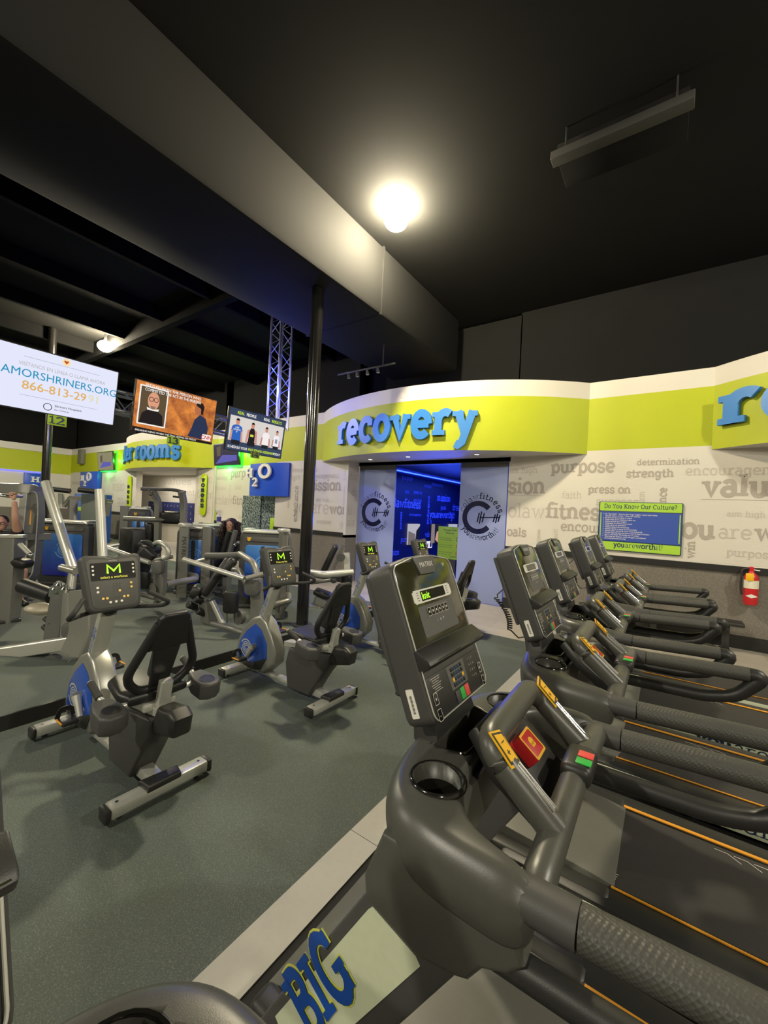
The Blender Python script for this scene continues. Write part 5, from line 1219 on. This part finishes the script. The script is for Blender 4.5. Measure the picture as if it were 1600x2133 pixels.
gray(T, 'front_column', path(T, (534, 1205, 5.45), (536, 1262, 5.45), (533, 1300, 5.45)), .085, .16, up=(1, .3, 0), rad=.05)
tubep(T, 'cross_frame', path(T, (430, 1158, 6.1), (465, 1158, 6.0), (505, 1156, 5.9)), .05, M_GREYP)
a, b = P(T, 425, 1245, 5.8), P(T, 478, 1170, 5.9); d = (b - a)
ang = math.atan2(d.z, math.hypot(d.x, d.y)); rz = math.atan2(d.y, d.x)
pd = pad(T, (a + b) / 2 + Vector((0, 0, .05)), (d.length, .30, .11), R3(0, -ang, rz), 'back_pad')
gray(T, 'pad_rail', [a - Vector((0, 0, .06)), b - Vector((0, 0, .03))], .09, .05, M_GREYP, 0)
pad(T, P(T, 476, 1182, 5.75), (.30, .13, .13), R3(0, -ang, rz), 'thigh_roller')
pad(T, P(T, 410, 1232, 5.85), (.16, .30, .20), R3(0, .5, rz), 'seat_pad')
for k, (x_, y_) in enumerate(((400, 1262), (420, 1275), (415, 1250))): MB().lathe([(.045, -.07), (.05, -.06), (.05, .06), (.045, .07)], Matrix.Translation(P(T, x_, y_, 5.75)) @ Matrix.Rotation(1.1, 4, 'X')).build('ankle_roller', M_VINYL, T)
gray(T, 'seat_post', path(T, (430, 1252, 5.8), (436, 1298, 5.85)), .14, .20, M_IRON, 0, up=(1, 0, 0))
tubep(T, 'strut', path(T, (442, 1252, 5.75), (465, 1300, 5.7)), .04, M_LSILVER)
MB().prism(rrect(.19, .30, .05, 4), .10, frame(P(T, 481, 1254, 5.5), (.82, .57, 0), (0, 0, 1)), .02, z0=-.05).build('shin_pad', M_VINYL, T)
for s in (-8, 8): tubep(T, 'cable', path(T, (481 + s, 1270, 5.5), (481 + s, 1298, 5.55)), .005, M_BLACK)
MB().lathe([(.0, -.03), (.10, -.03), (.10, .03), (.0, .03)], Matrix.Translation(P(T, 499, 1285, 5.6)) @ Matrix.Rotation(math.radians(90), 4, 'X') ).build('pulley', M_GREYP, T)
MB().prism(rrect(.20, .22, .06, 4), .14, frame(P(T, 527, 1222, 5.35), (.82, .57, 0), (0, 0, 1)), .03, z0=-.07).build('pivot_cover', M_GREYP, T)
tubep(T, 'side_rail', path(T, (565, 1262, 6.1), (602, 1252, 6.2), (602, 1240, 6.6), (578, 1240, 6.9)), .05, M_SILVER, .05)
tubep(T, 'inner_arc', path(T, (482, 1186, 5.75), (497, 1185, 5.7), (508, 1205, 5.65), (515, 1225, 5.65)), .036, M_SILVER, .15)
tubep(T, 'grip_bar', path(T, (398, 1172, 6.2), (428, 1164, 6.25)), .02, M_LSILVER)
MB().ball(P(T, 430, 1164, 6.25), .03).build('grip_knob', M_CHROME, T)

# second machine of the same family, further left
T = machine('leg_extension_machine', 'seated machine with twin blue housings and a MATRIX lettered post, left of the bench machine', -7.6, 4.15)
tower(T, Vector((.25, .18, 0)), math.radians(42), .60, .40, 1.24, slot=True); tower(T, Vector((-.35, .80, 0)), math.radians(42), .66, .42, 1.26)
bx = P(T, 383, 1150, 7.35); gray(T, 'mast', [Vector((bx.x, bx.y, 0)), Vector((bx.x, bx.y, 1.26))], .16, up=(.6, .8, 0), rad=0)
MB().box((bx.x, bx.y, 1.29), (.19, .19, .08), .03).build('mast_cap', M_TRIM, T)
z = MB(); sans(z, 'MATRIX', frame(Vector((bx.x + .062, bx.y - .075, 1.1)), (0, 0, -1), (.82, .57, 0)), .11, bold=.006); z.build('brand_lettering', M_DARK, T)
bx = P(T, 430, 1150, 7.6); gray(T, 'mast', [Vector((bx.x, bx.y, 0)), Vector((bx.x, bx.y, 1.26))], .16, up=(.6, .8, 0), rad=0)
gray(T, 'front_column', path(T, (337, 1168, 6.3), (336, 1222, 6.3), (330, 1250, 6.3)), .09, .15, up=(1, .3, 0), rad=.05)
gray(T, 'foot_bar', path(T, (330, 1250, 6.3), (322, 1262, 6.35)), .07, .07, rad=0)
tubep(T, 'handle_arc', path(T, (322, 1133, 6.4), (332, 1128, 6.3), (350, 1140, 6.2), (352, 1158, 6.2), (340, 1164, 6.2)), .035, M_LSILVER, .12)
tubep(T, 'arm_rest', path(T, (315, 1167, 6.2), (360, 1159, 6.3)), .035, M_SILVER)
tubep(T, 'lever', path(T, (220, 1140, 6.3), (312, 1172, 6.1)), .035, M_LSILVER)
MB().prism(rrect(.16, .20, .06, 4), .14, frame(P(T, 330, 1182, 6.05), (.82, .57, 0), (0, 0, 1)), .03, z0=-.07).build('pivot_cover', M_GREYP, T)
pad(T, P(T, 297, 1168, 6.3), (.14, .30, .52), R3(0, .35, math.radians(35)), 'back_pad'); pad(T, P(T, 312, 1140, 6.35), (.30, .26, .13), R3(0, .5, math.radians(35)), 'thigh_pad'); pad(T, P(T, 305, 1158, 6.2), (.25, .12, .25), R3(0, .7, .6), 'side_pad')
MB().prism(rrect(.17, .26, .05, 4), .10, frame(P(T, 300, 1208, 6.2), (.82, .57, 0), (0, 0, 1)), .02, z0=-.05).build('shin_pad', M_VINYL, T)
tubep(T, 'base_rail', path(T, (345, 1218, 6.4), (407, 1206, 6.9), (408, 1200, 7.3), (385, 1196, 7.6)), .055, M_SILVER, .05)
tubep(T, 'pedal_bar', path(T, (293, 1238, 6.0), (322, 1246, 6.0)), .03, M_GREYP); tubep(T, 'pedal_bar', path(T, (280, 1248, 6.0), (308, 1258, 6.0)), .025, M_LSILVER)
MB().lathe([(.0, -.03), (.09, -.03), (.09, .03), (.0, .03)], Matrix.Translation(P(T, 315, 1230, 6.2)) @ Matrix.Rotation(math.radians(90), 4, 'X')).build('pulley', M_GREYP, T)

# assisted pull up station behind
T = machine('pull_up_station', 'tall grey pull up station with two bent uprights before the locker rooms', -8.9, 4.9)
for (xa, xb) in ((318, 330), (378, 383)):
    base = P(T, xb, 1150, 8.4)
    gray(T, 'upright', [Vector((base.x, base.y, 0)), P(T, xb, 1046, 8.4), P(T, xa, 1024, 8.35)], .11, .11, M_IRON, .1, up=(.8, .5, 0))
tubep(T, 'top_bar', path(T, (293, 1018, 8.2), (330, 1019, 8.35), (362, 1020, 8.4), (386, 1026, 8.4)), .035, M_GREYP)
tubep(T, 'hook_handle', path(T, (311, 1020, 8.2), (311, 1030, 8.1), (316, 1031, 8.1)), .02, M_BLACK, .02); tubep(T, 'side_handle', path(T, (360, 1034, 8.3), (374, 1036, 8.35)), .02, M_BLACK)
tubep(T, 'cross_bar', path(T, (258, 1080, 8.3), (320, 1082, 8.35), (385, 1084, 8.4)), .05, M_IRON)
pad(T, P(T, 357, 1078, 8.4), (.42, .16, .26), R3(0, 0, math.radians(35)), 'knee_pad'); pad(T, P(T, 312, 1108, 8.4), (.18, .16, .4), R3(0, 0, .6), 'back_pad')
MB().box(P(T, 288, 1135, 8.5), (.6, .5, .7), .04).build('weight_cover', M_BLACK, T); MB().box(Vector((0, 0, .04)), (1.6, 1.2, .08), .02, Matrix.Rotation(.6, 4, 'Z')).build('base_frame', M_DARK, T)

# tall machine with wave panel
T = machine('cable_tower', 'tall narrow blue tower with grey post, left of the pull up station', -9.9, 4.45)
tower(T, Vector((0, 0, 0)), math.radians(55), .44, .36, 1.52, logo=True, slot=True)
bx = P(T, 258, 1120, 9.6); gray(T, 'mast', [Vector((bx.x, bx.y, 0)), Vector((bx.x, bx.y, 1.55))], .17, up=(.6, .8, 0), rad=0)
tubep(T, 'swing_arm', path(T, (222, 1140, 9.0), (252, 1134, 9.0)), .03, M_LSILVER)

# machine with crest panel facing the camera, behind the first bike
T = machine('chest_press_machine', 'weight machine with large pale crest on blue panel, behind the first bike console', -9.6, 3.05)
tower(T, Vector((0, 0, 0)), math.radians(38), .92, .46, 1.22)
for (x_) in (-1, 1):
    c = Vector((math.cos(math.radians(38)) * x_ * .52, math.sin(math.radians(38)) * x_ * .52, 0))
    gray(T, 'side_frame', [c + Vector((0, 0, .04)), c + Vector((0, 0, 1.18))], .09, .16, M_IRON, 0, up=(1, 0, 0))
gray(T, 'link_bar', path(T, (83, 1118, 7.8), (104, 1118, 8.0)), .1, .12, M_IRON, 0); gray(T, 'link_bar', path(T, (80, 1164, 7.8), (104, 1164, 8.0)), .1, .12, M_IRON, 0)

# overhead press frame the man is using
T = machine('shoulder_press_machine', 'big rounded grey press frame beside the man with raised arm, far left', -8.75, 2.2)
fr = path(T, (-60, 1015, 6.9), (50, 1018, 7.1), (76, 1022, 7.2), (79, 1062, 7.2), (72, 1160, 7.1), (64, 1208, 7.0), (20, 1224, 6.8))
gray(T, 'main_frame', fr, .17, .15, M_IRON, .35, up=(.82, .57, 0))
gray(T, 'guide_post', path(T, (55, 1028, 7.1), (46, 1118, 7.0)), .12, .12, M_SILVER, 0, up=(.8, .57, 0)); gray(T, 'rear_post', path(T, (68, 1040, 7.4), (62, 1110, 7.4)), .05, .05, M_BLACK, 0, up=(.8, .57, 0))
tubep(T, 'orange_rod', path(T, (68, 1050, 7.15), (63, 1093, 7.1)), .028, M_ORANGE)
tubep(T, 'press_bar', path(T, (-30, 1026, 6.5), (16, 1034, 6.6), (46, 1034, 6.8)), .025, M_CHROME)
tubep(T, 'top_rail', path(T, (-40, 1018, 7.0), (52, 1020, 7.15)), .045, M_DARK)
gray(T, 'arm_bar', path(T, (40, 1118, 6.9), (104, 1118, 7.3)), .10, .12, M_IRON, 0)
pad(T, P(T, 5, 1150, 6.7), (.5, .5, .12), R3(0, 0, .6), 'seat_pad')

# plate loaded machine at the left edge with raised levers
T = machine('seated_dip_machine', 'grey lever machine at the left edge with roller pad and raised silver tubes', -6.9, 1.75)
gray(T, 'left_column', path(T, (23, 1120, 5.4), (20, 1190, 5.4), (12, 1292, 5.45)), .20, .24, M_IRON, .1, up=(.8, .57, 0)); ground(T, P(T, 12, 1297, 5.45), w=.26)
gray(T, 'top_plate', path(T, (-20, 1117, 5.3), (52, 1117, 5.4)), .09, .04, M_LSILVER, 0)
tubep(T, 'adjuster', path(T, (42, 1134, 5.3), (62, 1154, 5.25)), .03, M_LSILVER); MB().ball(P(T, 64, 1156, 5.25), .03).build('adjuster_knob', M_CHROME, T)
pad(T, P(T, 45, 1172, 5.4), (.22, .2, .12), R3(0, .2, .6), 'knee_pad')
tubep(T, 'left_lever', path(T, (95, 1005, 5.0), (112, 1060, 4.9), (152, 1184, 4.7)), .052, M_LSILVER, .05)
tubep(T, 'right_lever', path(T, (207, 1020, 4.9), (214, 1160, 4.8)), .050, M_LSILVER)
tubep(T, 'lever_handle', path(T, (128, 1182, 4.7), (158, 1190, 4.6)), .04, M_SILVER); tubep(T, 'lever_link', path(T, (152, 1190, 4.65), (147, 1228, 4.6)), .045, M_SILVER)
MB().tube(path(T, (48, 1220, 4.75), (110, 1242, 4.65)), .085, 20).build('roller_pad', M_VINYL, T)
MB().ball(P(T, 90, 1268, 4.7), (.20, .13, .07), rot=R3(0, 0, math.radians(35))).build('seat_pad', mat('pale grey vinyl', '#b3aa94', 0.4), T)
gray(T, 'centre_column', path(T, (128, 1238, 4.55), (118, 1290, 4.5), (112, 1335, 4.45)), .11, .16, M_GREYP, .1, up=(.8, .57, 0)); gray(T, 'column_plate', path(T, (143, 1235, 4.5), (137, 1330, 4.4)), .05, .10, M_IRON, 0, up=(.8, .57, 0))
for (x_, y_) in ((120, 1232), (132, 1240), (112, 1240)): MB().lathe([(.03, -.02), (.05, 0), (.05, .1), (.03, .12)], Matrix.Translation(P(T, x_, y_, 4.55)) @ Matrix.Rotation(.4, 4, 'Y')).build('linkage_boss', M_CHROME, T)
for (x_, y_) in ((95, 1288), (92, 1305)): MB().tube([P(T, x_, y_, 4.5), P(T, x_ + 10, y_ + 12, 4.45)], [.03, .02], 12).build('pin_knob', M_BLACK, T)
gray(T, 'thick_bar', path(T, (-10, 1363, 4.35), (158, 1337, 4.3)), .11, .13, M_LSILVER, 0); gray(T, 'main_beam', path(T, (178, 1228, 4.35), (178, 1320, 4.3), (158, 1362, 4.25)), .20, .22, M_IRON, .3, up=(.8, .57, 0))
MB().prism(rrect(.17, .16, .05, 4), .10, frame(P(T, 148, 1312, 4.35), (.82, .57, 0), (0, 0, 1)), .03, z0=-.05).build('pivot_cover', M_GREYP, T)
gray(T, 'floor_beam', path(T, (-10, 1380, 4.4), (52, 1370, 4.4)), .07, .06, M_LSILVER, 0); MB().lathe([(0, -.03), (.10, -.03), (.10, .03), (0, .03)], Matrix.Translation(P(T, 110, 1383, 4.3)) @ Matrix.Rotation(1.57, 4, 'X') @ Matrix.Rotation(.6, 4, 'Y')).build('pulley', M_GREYP, T)
gray(T, 'floor_beam', path(T, (60, 1388, 4.25), (110, 1398, 4.2), (150, 1380, 4.25)), .09, .06, M_SILVER, .05)

# machines behind the column
T = machine('arm_curl_machine', 'machine right of the black column with upright black pad and silver loop bar', -5.6, 5.85)
a, b = P(T, 670, 1200, 7.6), P(T, 700, 1135, 7.6); d = b - a; ang = math.atan2(d.z, math.hypot(d.x, d.y)); rz = math.atan2(d.y, d.x)
pad(T, (a + b) / 2, (d.length, .26, .12), R3(0, -ang, rz), 'back_pad'); gray(T, 'pad_rail', [a + Vector((.12, .08, -.05)), b + Vector((.12, .08, .02))], .10, .05, M_GREYP, 0)
tubep(T, 'loop_bar', path(T, (642, 1192, 7.2), (675, 1197, 6.9), (735, 1192, 7.1)), .06, M_LSILVER, .1)
gray(T, 'rear_column', path(T, (722, 1152, 7.5), (724, 1200, 7.4), (722, 1262, 7.4)), .12, .12, M_SILVER, .1, up=(.8, .57, 0)); MB().lathe([(0, -.04), (.075, -.04), (.075, .04), (0, .04)], Matrix.Translation(P(T, 710, 1161, 7.3)) @ Matrix.Rotation(1.57, 4, 'X') @ Matrix.Rotation(.6, 4, 'Y')).build('pulley', M_DARK, T)
tubep(T, 'lower_bar', path(T, (648, 1214, 7.2), (694, 1208, 7.0)), .03, M_SILVER); MB().ball(P(T, 695, 1208, 7.0), .06).build('bar_joint', M_DARK, T)
pad(T, P(T, 722, 1208, 7.1), (.2, .18, .26), R3(0, 0, .6), 'side_pad'); gray(T, 'seat_post', path(T, (672, 1245, 7.2), (664, 1262, 7.2)), .2, .22, M_SILVER, 0, up=(.8, .57, 0)); pad(T, P(T, 672, 1236, 7.2), (.3, .3, .1), R3(0, .3, .6), 'seat_pad')
tubep(T, 'base_rail', path(T, (640, 1262, 7.1), (668, 1270, 7.0)), .045, M_SILVER)
for k in (P(T, 722, 1262, 7.4), P(T, 664, 1266, 7.2)): ground(T, k)

# small upright machine behind the woman, its slanted black pads in front of her
T = machine('rotary_torso_machine', 'slanted pair of black pads on a grey rail in front of the seated woman', -6.9, 4.9)
a, b = P(T, 465, 1150, 7.6), P(T, 479, 1107, 7.6); d = b - a
tubep(T, 'long_pad', [a, b], .06, M_VINYL); gray(T, 'pad_rail', path(T, (478, 1155, 7.5), (491, 1105, 7.5)), .13, .06, M_GREYP, 0, up=(.8, .57, 0))
gray(T, 'post', [Vector((P(T, 476, 1155, 7.6).x, P(T, 476, 1155, 7.6).y, 0)), P(T, 476, 1155, 7.6)], .12, .12, M_IRON, 0, up=(1, 0, 0)); ground(T, P(T, 476, 1155, 7.6), w=.3)
for k in ((488, 1135), (495, 1130)): MB().ball(P(T, *k, 7.5), .035).build('joint', M_CHROME, T)

# cable crossover and pulldown handles far back
T = machine('lat_pulldown_machine', 'far cable frame with two black padded handles above the crest machine', -14.6, 4.2)
for px_, py0, py1 in ((100, 1028, 1040), (160, 1030, 1040)):
    tubep(T, 'padded_handle', path(T, (px_ + 4, py0 - 10, 11.8), (px_ + 46, py0 - 5, 11.9)), .075, M_VINYL)
gray(T, 'frame_bar', path(T, (145, 1037, 12.0), (200, 1040, 12.2), (235, 1046, 12.4)), .1, .12, M_GREYP, 0)
for (x0, y0, x1, y1) in ((146, 1037, 134, 1055), (150, 1045, 156, 1084), (228, 1046, 222, 1075)): tubep(T, 'frame_tube', path(T, (x0, y0, 12.0), (x1, y1, 12.0)), .06, M_SILVER)
gray(T, 'stack_post', path(T, (128, 1028, 12.0), (128, 1056, 12.0)), .12, .12, M_LSILVER, 0, up=(.8, .57, 0))
c1 = P(T, 195, 1095, 12.0); gray(T, 'base_post', [Vector((c1.x, c1.y, 0)), P(T, 196, 1030, 12.0)], .62, .2, mat('green grey panel', '#6a746c', 0.7), 0, up=(-.57, .8, 0))
c1 = P(T, 150, 1095, 12.0); gray(T, 'base_post', [Vector((c1.x, c1.y, 0)), P(T, 152, 1040, 12.0)], .2, .2, M_IRON, 0, up=(1, 0, 0))
T = machine('vending_machine', 'far blue drinks cooler with lime stripe beyond the machines', -19.5, 6.9, group='far coolers', cat='cooler', z=0.0)
MB().box((0, 0, 1.0), (1.6, .8, 1.95), .03).build('cabinet', mat('cooler blue', '#1d4f9c', 0.3), T); MB().box((.0, -.405, 1.35), (1.2, .02, .16), .004).build('stripe', M_LIMEP, T); MB().box((.2, -.41, .8), (.35, .02, 1.0), .004).build('door_panel', M_DARK, T)
# ------------------------------------------------------------------ people
def skin(name, verts, edges, radii, m, parent, root=0, sub=2, loc=None):
    me = bpy.data.meshes.new(name); me.from_pydata([tuple(v) for v in verts], edges, []); o = bpy.data.objects.new(name, me); COL.objects.link(o)
    md = o.modifiers.new('sk', 'SKIN'); md.use_smooth_shade = True
    for i, r in enumerate(radii):
        rr = r if isinstance(r, tuple) else (r, r); me.skin_vertices[0].data[i].radius = rr
    me.skin_vertices[0].data[root].use_root = True
    s = o.modifiers.new('su', 'SUBSURF'); s.levels = sub; s.render_levels = sub
    bake(o); o.data.materials.clear(); o.data.materials.append(m)
    for p in o.data.polygons: p.use_smooth = True
    o.parent = parent; return o
M_SKIN = mat('light skin', '#c99a7e', 0.5); M_HAIR = mat('dark brown curly hair', '#33221a', 0.6, bump=.8, bscale=60); M_JACK = mat('black jersey', '#17171a', 0.8)
def face(T, c, r, fwd, m):
    """head with nose, brows, ears, eyes and mouth; fwd is the look direction in plan"""
    f = Vector((fwd[0], fwd[1], 0)).normalized(); s = Vector((-f.y, f.x, 0)); M = Matrix(((s.x, f.x, 0, c.x), (s.y, f.y, 0, c.y), (0, 0, 1, c.z), (0, 0, 0, 1)))
    h = MB(); h.ball((0, 0, 0), (r * .76, r * .92, r * 1.1), M, seg=24); h.ball((0, r * .28, -r * .55), (r * .52, r * .58, r * .55), M, seg=18)
    h.ball((0, r * .95, -r * .12), (r * .13, r * .2, r * .24), M, seg=12); h.ball((0, r * .84, r * .26), (r * .5, r * .12, r * .1), M, seg=12)
    for k in (-1, 1): h.ball((k * r * .76, -r * .05, -r * .08), (r * .1, r * .2, r * .27), M, seg=12)
    return h, M
def fingers(T, wrist, pdir, side, nrm, m, curl, scale=1.0, name='hand'):
    """palm, four unequal bent fingers and a thumb as one skinned surface"""
    p = pdir.normalized(); s = side.normalized(); n = nrm.normalized(); V = [wrist, wrist + p * .045 * scale, wrist + p * .085 * scale]; E = [(0, 1), (1, 2)]; Rr = [.026 * scale, (.038 * scale, .020 * scale), (.040 * scale, .019 * scale)]
    for k, (off, ln) in enumerate(((-.030, .070), (-.010, .080), (.011, .075), (.030, .058))):
        b = wrist + p * .088 * scale + s * off * scale; i = len(V); V.append(b); E.append((2, i)); Rr.append(.0105 * scale); ang = 0; cur = b
        for seg in (.45, .32, .23):
            ang += curl; cur = cur + (p * math.cos(ang) + n * math.sin(ang)) * ln * seg * scale; V.append(cur); E.append((len(V) - 2, len(V) - 1)); Rr.append(.0088 * scale)
    i = len(V); b = wrist + p * .03 * scale - s * .032 * scale; V.append(b); E.append((1, i)); Rr.append(.0125 * scale)
    V.append(b - s * .022 * scale + p * .03 * scale + n * .012); E.append((i, i + 1)); Rr.append(.0105 * scale)
    V.append(b - s * .018 * scale + p * .052 * scale + n * .03); E.append((i + 1, i + 2)); Rr.append(.009 * scale)
    return V, E, Rr
# seated woman looking towards the camera
T = thing('person', 'woman with long curly dark hair in black top, seated behind the black pads', 'person', (pt(480, 1100, 8.4).x, pt(480, 1100, 8.4).y, ZP))
wd = (.57, -.82); hc = Vector((0, 0, 1.27))
R_ = lambda x, f, z: Vector((-wd[1] * x + wd[0] * f, wd[0] * x + wd[1] * f, z))
V = [R_(0, 0, .60), R_(0, 0, .80), R_(0, .02, .98), R_(0, .0, 1.08), R_(0, .01, 1.16), R_(.17, 0, 1.03), R_(.22, .05, .80), R_(.17, .22, .66), R_(-.17, 0, 1.03), R_(-.22, .05, .80), R_(-.17, .22, .66),
     R_(.10, .02, .56), R_(.13, .42, .56), R_(.13, .44, .10), R_(.13, .56, .04), R_(-.10, .02, .56), R_(-.13, .42, .56), R_(-.13, .44, .10), R_(-.13, .56, .04)]
E2 = [(0, 1), (1, 2), (2, 3), (3, 4), (2, 5), (5, 6), (6, 7), (2, 8), (8, 9), (9, 10), (0, 11), (11, 12), (12, 13), (13, 14), (0, 15), (15, 16), (16, 17), (17, 18)]
body = skin('body', V, E2, [(.16, .12), (.14, .11), (.16, .11), (.075, .07), .05, .065, .05, .036, .065, .05, .036, .10, .075, .045, .04, .10, .075, .045, .04], M_JACK, T)
h, M = face(T, hc, .115, wd, M_SKIN); h.tube([(0, 0, -.19), (0, .01, -.08)], .05, 12, M); hd = h.build('head', M_SKIN, body)
fe = MB()
for k in (-1, 1): fe.ball((k * .038, .096, .012), (.014, .008, .007), M, seg=10)
fe.build('eye', M_VINYL, hd); mo = MB(); mo.ball((0, .098, -.062), (.026, .010, .008), M, seg=10); mo.build('mouth', mat('lip', '#a0584e', 0.5), hd)
random.seed(3); hr = MB(); hr.ball((0, -.035, .05), (.125, .115, .11), M, seg=20)
for k in range(70):
    a = random.uniform(.55, 2 * math.pi - .55) + math.pi / 2; rr = random.uniform(.095, .165); z0 = random.uniform(.02, .10); pts = []
    L_ = random.uniform(.22, .42)
    for i in range(14):
        t_ = i / 13; w_ = .016 * math.sin(i * 1.9 + k); q = rr * (1 + .55 * t_); pts.append((q * math.cos(a) * .98 + w_, q * math.sin(a) * .9 - .01 + w_, z0 - L_ * t_))
    hr.tube(pts, [.017 * (1 - .5 * i / 13) for i in range(14)], 6, M)
hr.build('hair', M_HAIR, hd)
for s in (-1, 1):
    V, E2, Rr = fingers(T, R_(s * .17, .22, .66), R_(0, .9, -.3), R_(s, 0, 0) * -1, Vector((0, 0, -1)), M_SKIN, .35); skin('hand', V, E2, Rr, M_SKIN, body)
# man working the press at the far left, arm raised to the bar
T = thing('person', 'man in black shirt at the far left edge with one arm raised to a bar', 'person', (-8.55, 1.62, ZP))
loc = Vector(T.location); Q = lambda px, py, D: pt(px, py, D) - loc
sh = Q(38, 1112, 6.75); el = Q(32, 1080, 6.6); wr = Q(30, 1042, 6.6); hip = Q(-25, 1180, 6.75); chest = Q(0, 1125, 6.75); nk = Q(-5, 1108, 6.75)
kn = Q(47, 1188, 6.3); an = Q(40, 1248, 6.3); toe = Q(50, 1260, 6.25)
shL = Q(-48, 1112, 6.9); elL = Q(-58, 1080, 6.8); wrL = Q(-50, 1045, 6.7); knL = Q(-15, 1200, 6.1); anL = Q(-20, 1262, 6.1); toeL = Q(-10, 1275, 6.05)
V = [hip, chest, nk, sh, el, wr, shL, elL, wrL, kn, an, toe, knL, anL, toeL]
E2 = [(0, 1), (1, 2), (1, 3), (3, 4), (4, 5), (1, 6), (6, 7), (7, 8), (0, 9), (9, 10), (10, 11), (0, 12), (12, 13), (13, 14)]
body = skin('body', V, E2, [(.16, .13), (.19, .13), .065, .075, .052, .036, .075, .052, .036, .085, .05, .04, .085, .05, .04], M_SKIN, T)
V2 = [hip + Vector((0, 0, .02)), (hip + chest) / 2, chest, nk - Vector((0, 0, .03)), sh, sh.lerp(el, .35), shL, shL.lerp(elL, .35)]
skin('shirt', V2, [(0, 1), (1, 2), (2, 3), (2, 4), (4, 5), (2, 6), (6, 7)], [(.185, .15), (.19, .15), (.215, .15), .085, .10, .085, .10, .085], M_JACK, body)
skin('shorts', [hip, hip.lerp(kn, .75), hip.lerp(knL, .75)], [(0, 1), (0, 2)], [(.175, .15), .11, .11], M_JACK, body)
for a_, t_ in ((an, toe), (anL, toeL)):
    d = (t_ - a_); d.z = 0; d = d.normalized(); base = Vector((a_.x, a_.y, 0.0))
    MB().tube([base + Vector((0, 0, .045)) - d * .07, base + Vector((0, 0, .05)), base + Vector((0, 0, .045)) + d * .12, base + Vector((0, 0, .035)) + d * .2], [.042, .048, .045, .03], 12).build('shoe', M_BLACK, body)
hc = Q(2, 1090, 6.72); h, M = face(T, hc, .115, (.8, -.35), M_SKIN); h.tube([M.inverted() @ nk, (0, 0, -.06)], .055, 12, M); hd = h.build('head', M_SKIN, body)
hr = MB(); hr.ball((0, -.03, .04), (.098, .108, .10), M, seg=18); hr.build('hair', M_HAIR, hd)
gl = MB()
for k in (-1, 1): gl.tube([(k * .045 + .028 * math.cos(a), .112, .01 + .02 * math.sin(a)) for a in [i * .63 for i in range(10)]], .004, 6, M, closed=True)
gl.tube([(-.018, .116, .012), (.018, .116, .012)], .004, 6, M); gl.build('glasses', M_BLACK, hd)
for w_ in (wr, wrL):
    V, E2, Rr = fingers(T, w_, Vector((0, 0, 1)), Vector((.82, .57, 0)), Vector((.57, -.82, 0)), M_SKIN, 1.0, 1.15); skin('hand', V, E2, Rr, M_SKIN, body)
# ------------------------------------------------------------------ spray bottles
def bottle(loc, lab, full=True):
    t = thing('spray_bottle', lab, 'spray bottle', loc, .6, 'spray bottles')
    MB().lathe([(0, 0), (.042, 0), (.044, .02), (.044, .13), (.03, .17), (.015, .19), (.015, .21)], seg=18).build('bottle_body', M_WHITE, t)
    MB().lathe([(.045, .02), (.0455, .075), (.045, .12)], seg=18, cap=False).build('bottle_label', mat('violet label', '#4c4a9c', 0.5), t)
    h = MB().prism([(-.05, .0), (.02, .0), (.03, .03), (.01, .06), (-.07, .055), (-.075, .035)], .03, frame((0, .015, .205), (1, 0, 0), (0, 0, 1)), .006).build('trigger_head', M_WHITE, t)
    MB().box((-.075, 0, .245), (.02, .022, .022), .004).build('nozzle', M_RED, h); MB().beam([(-.045, 0, .21), (-.06, 0, .165)], .012, .008).build('trigger', M_RED, h)
bottle(Vector((-7.72, 5.02, ZP + 1.315)), 'white spray bottle with red trigger standing on the twin blue machine')
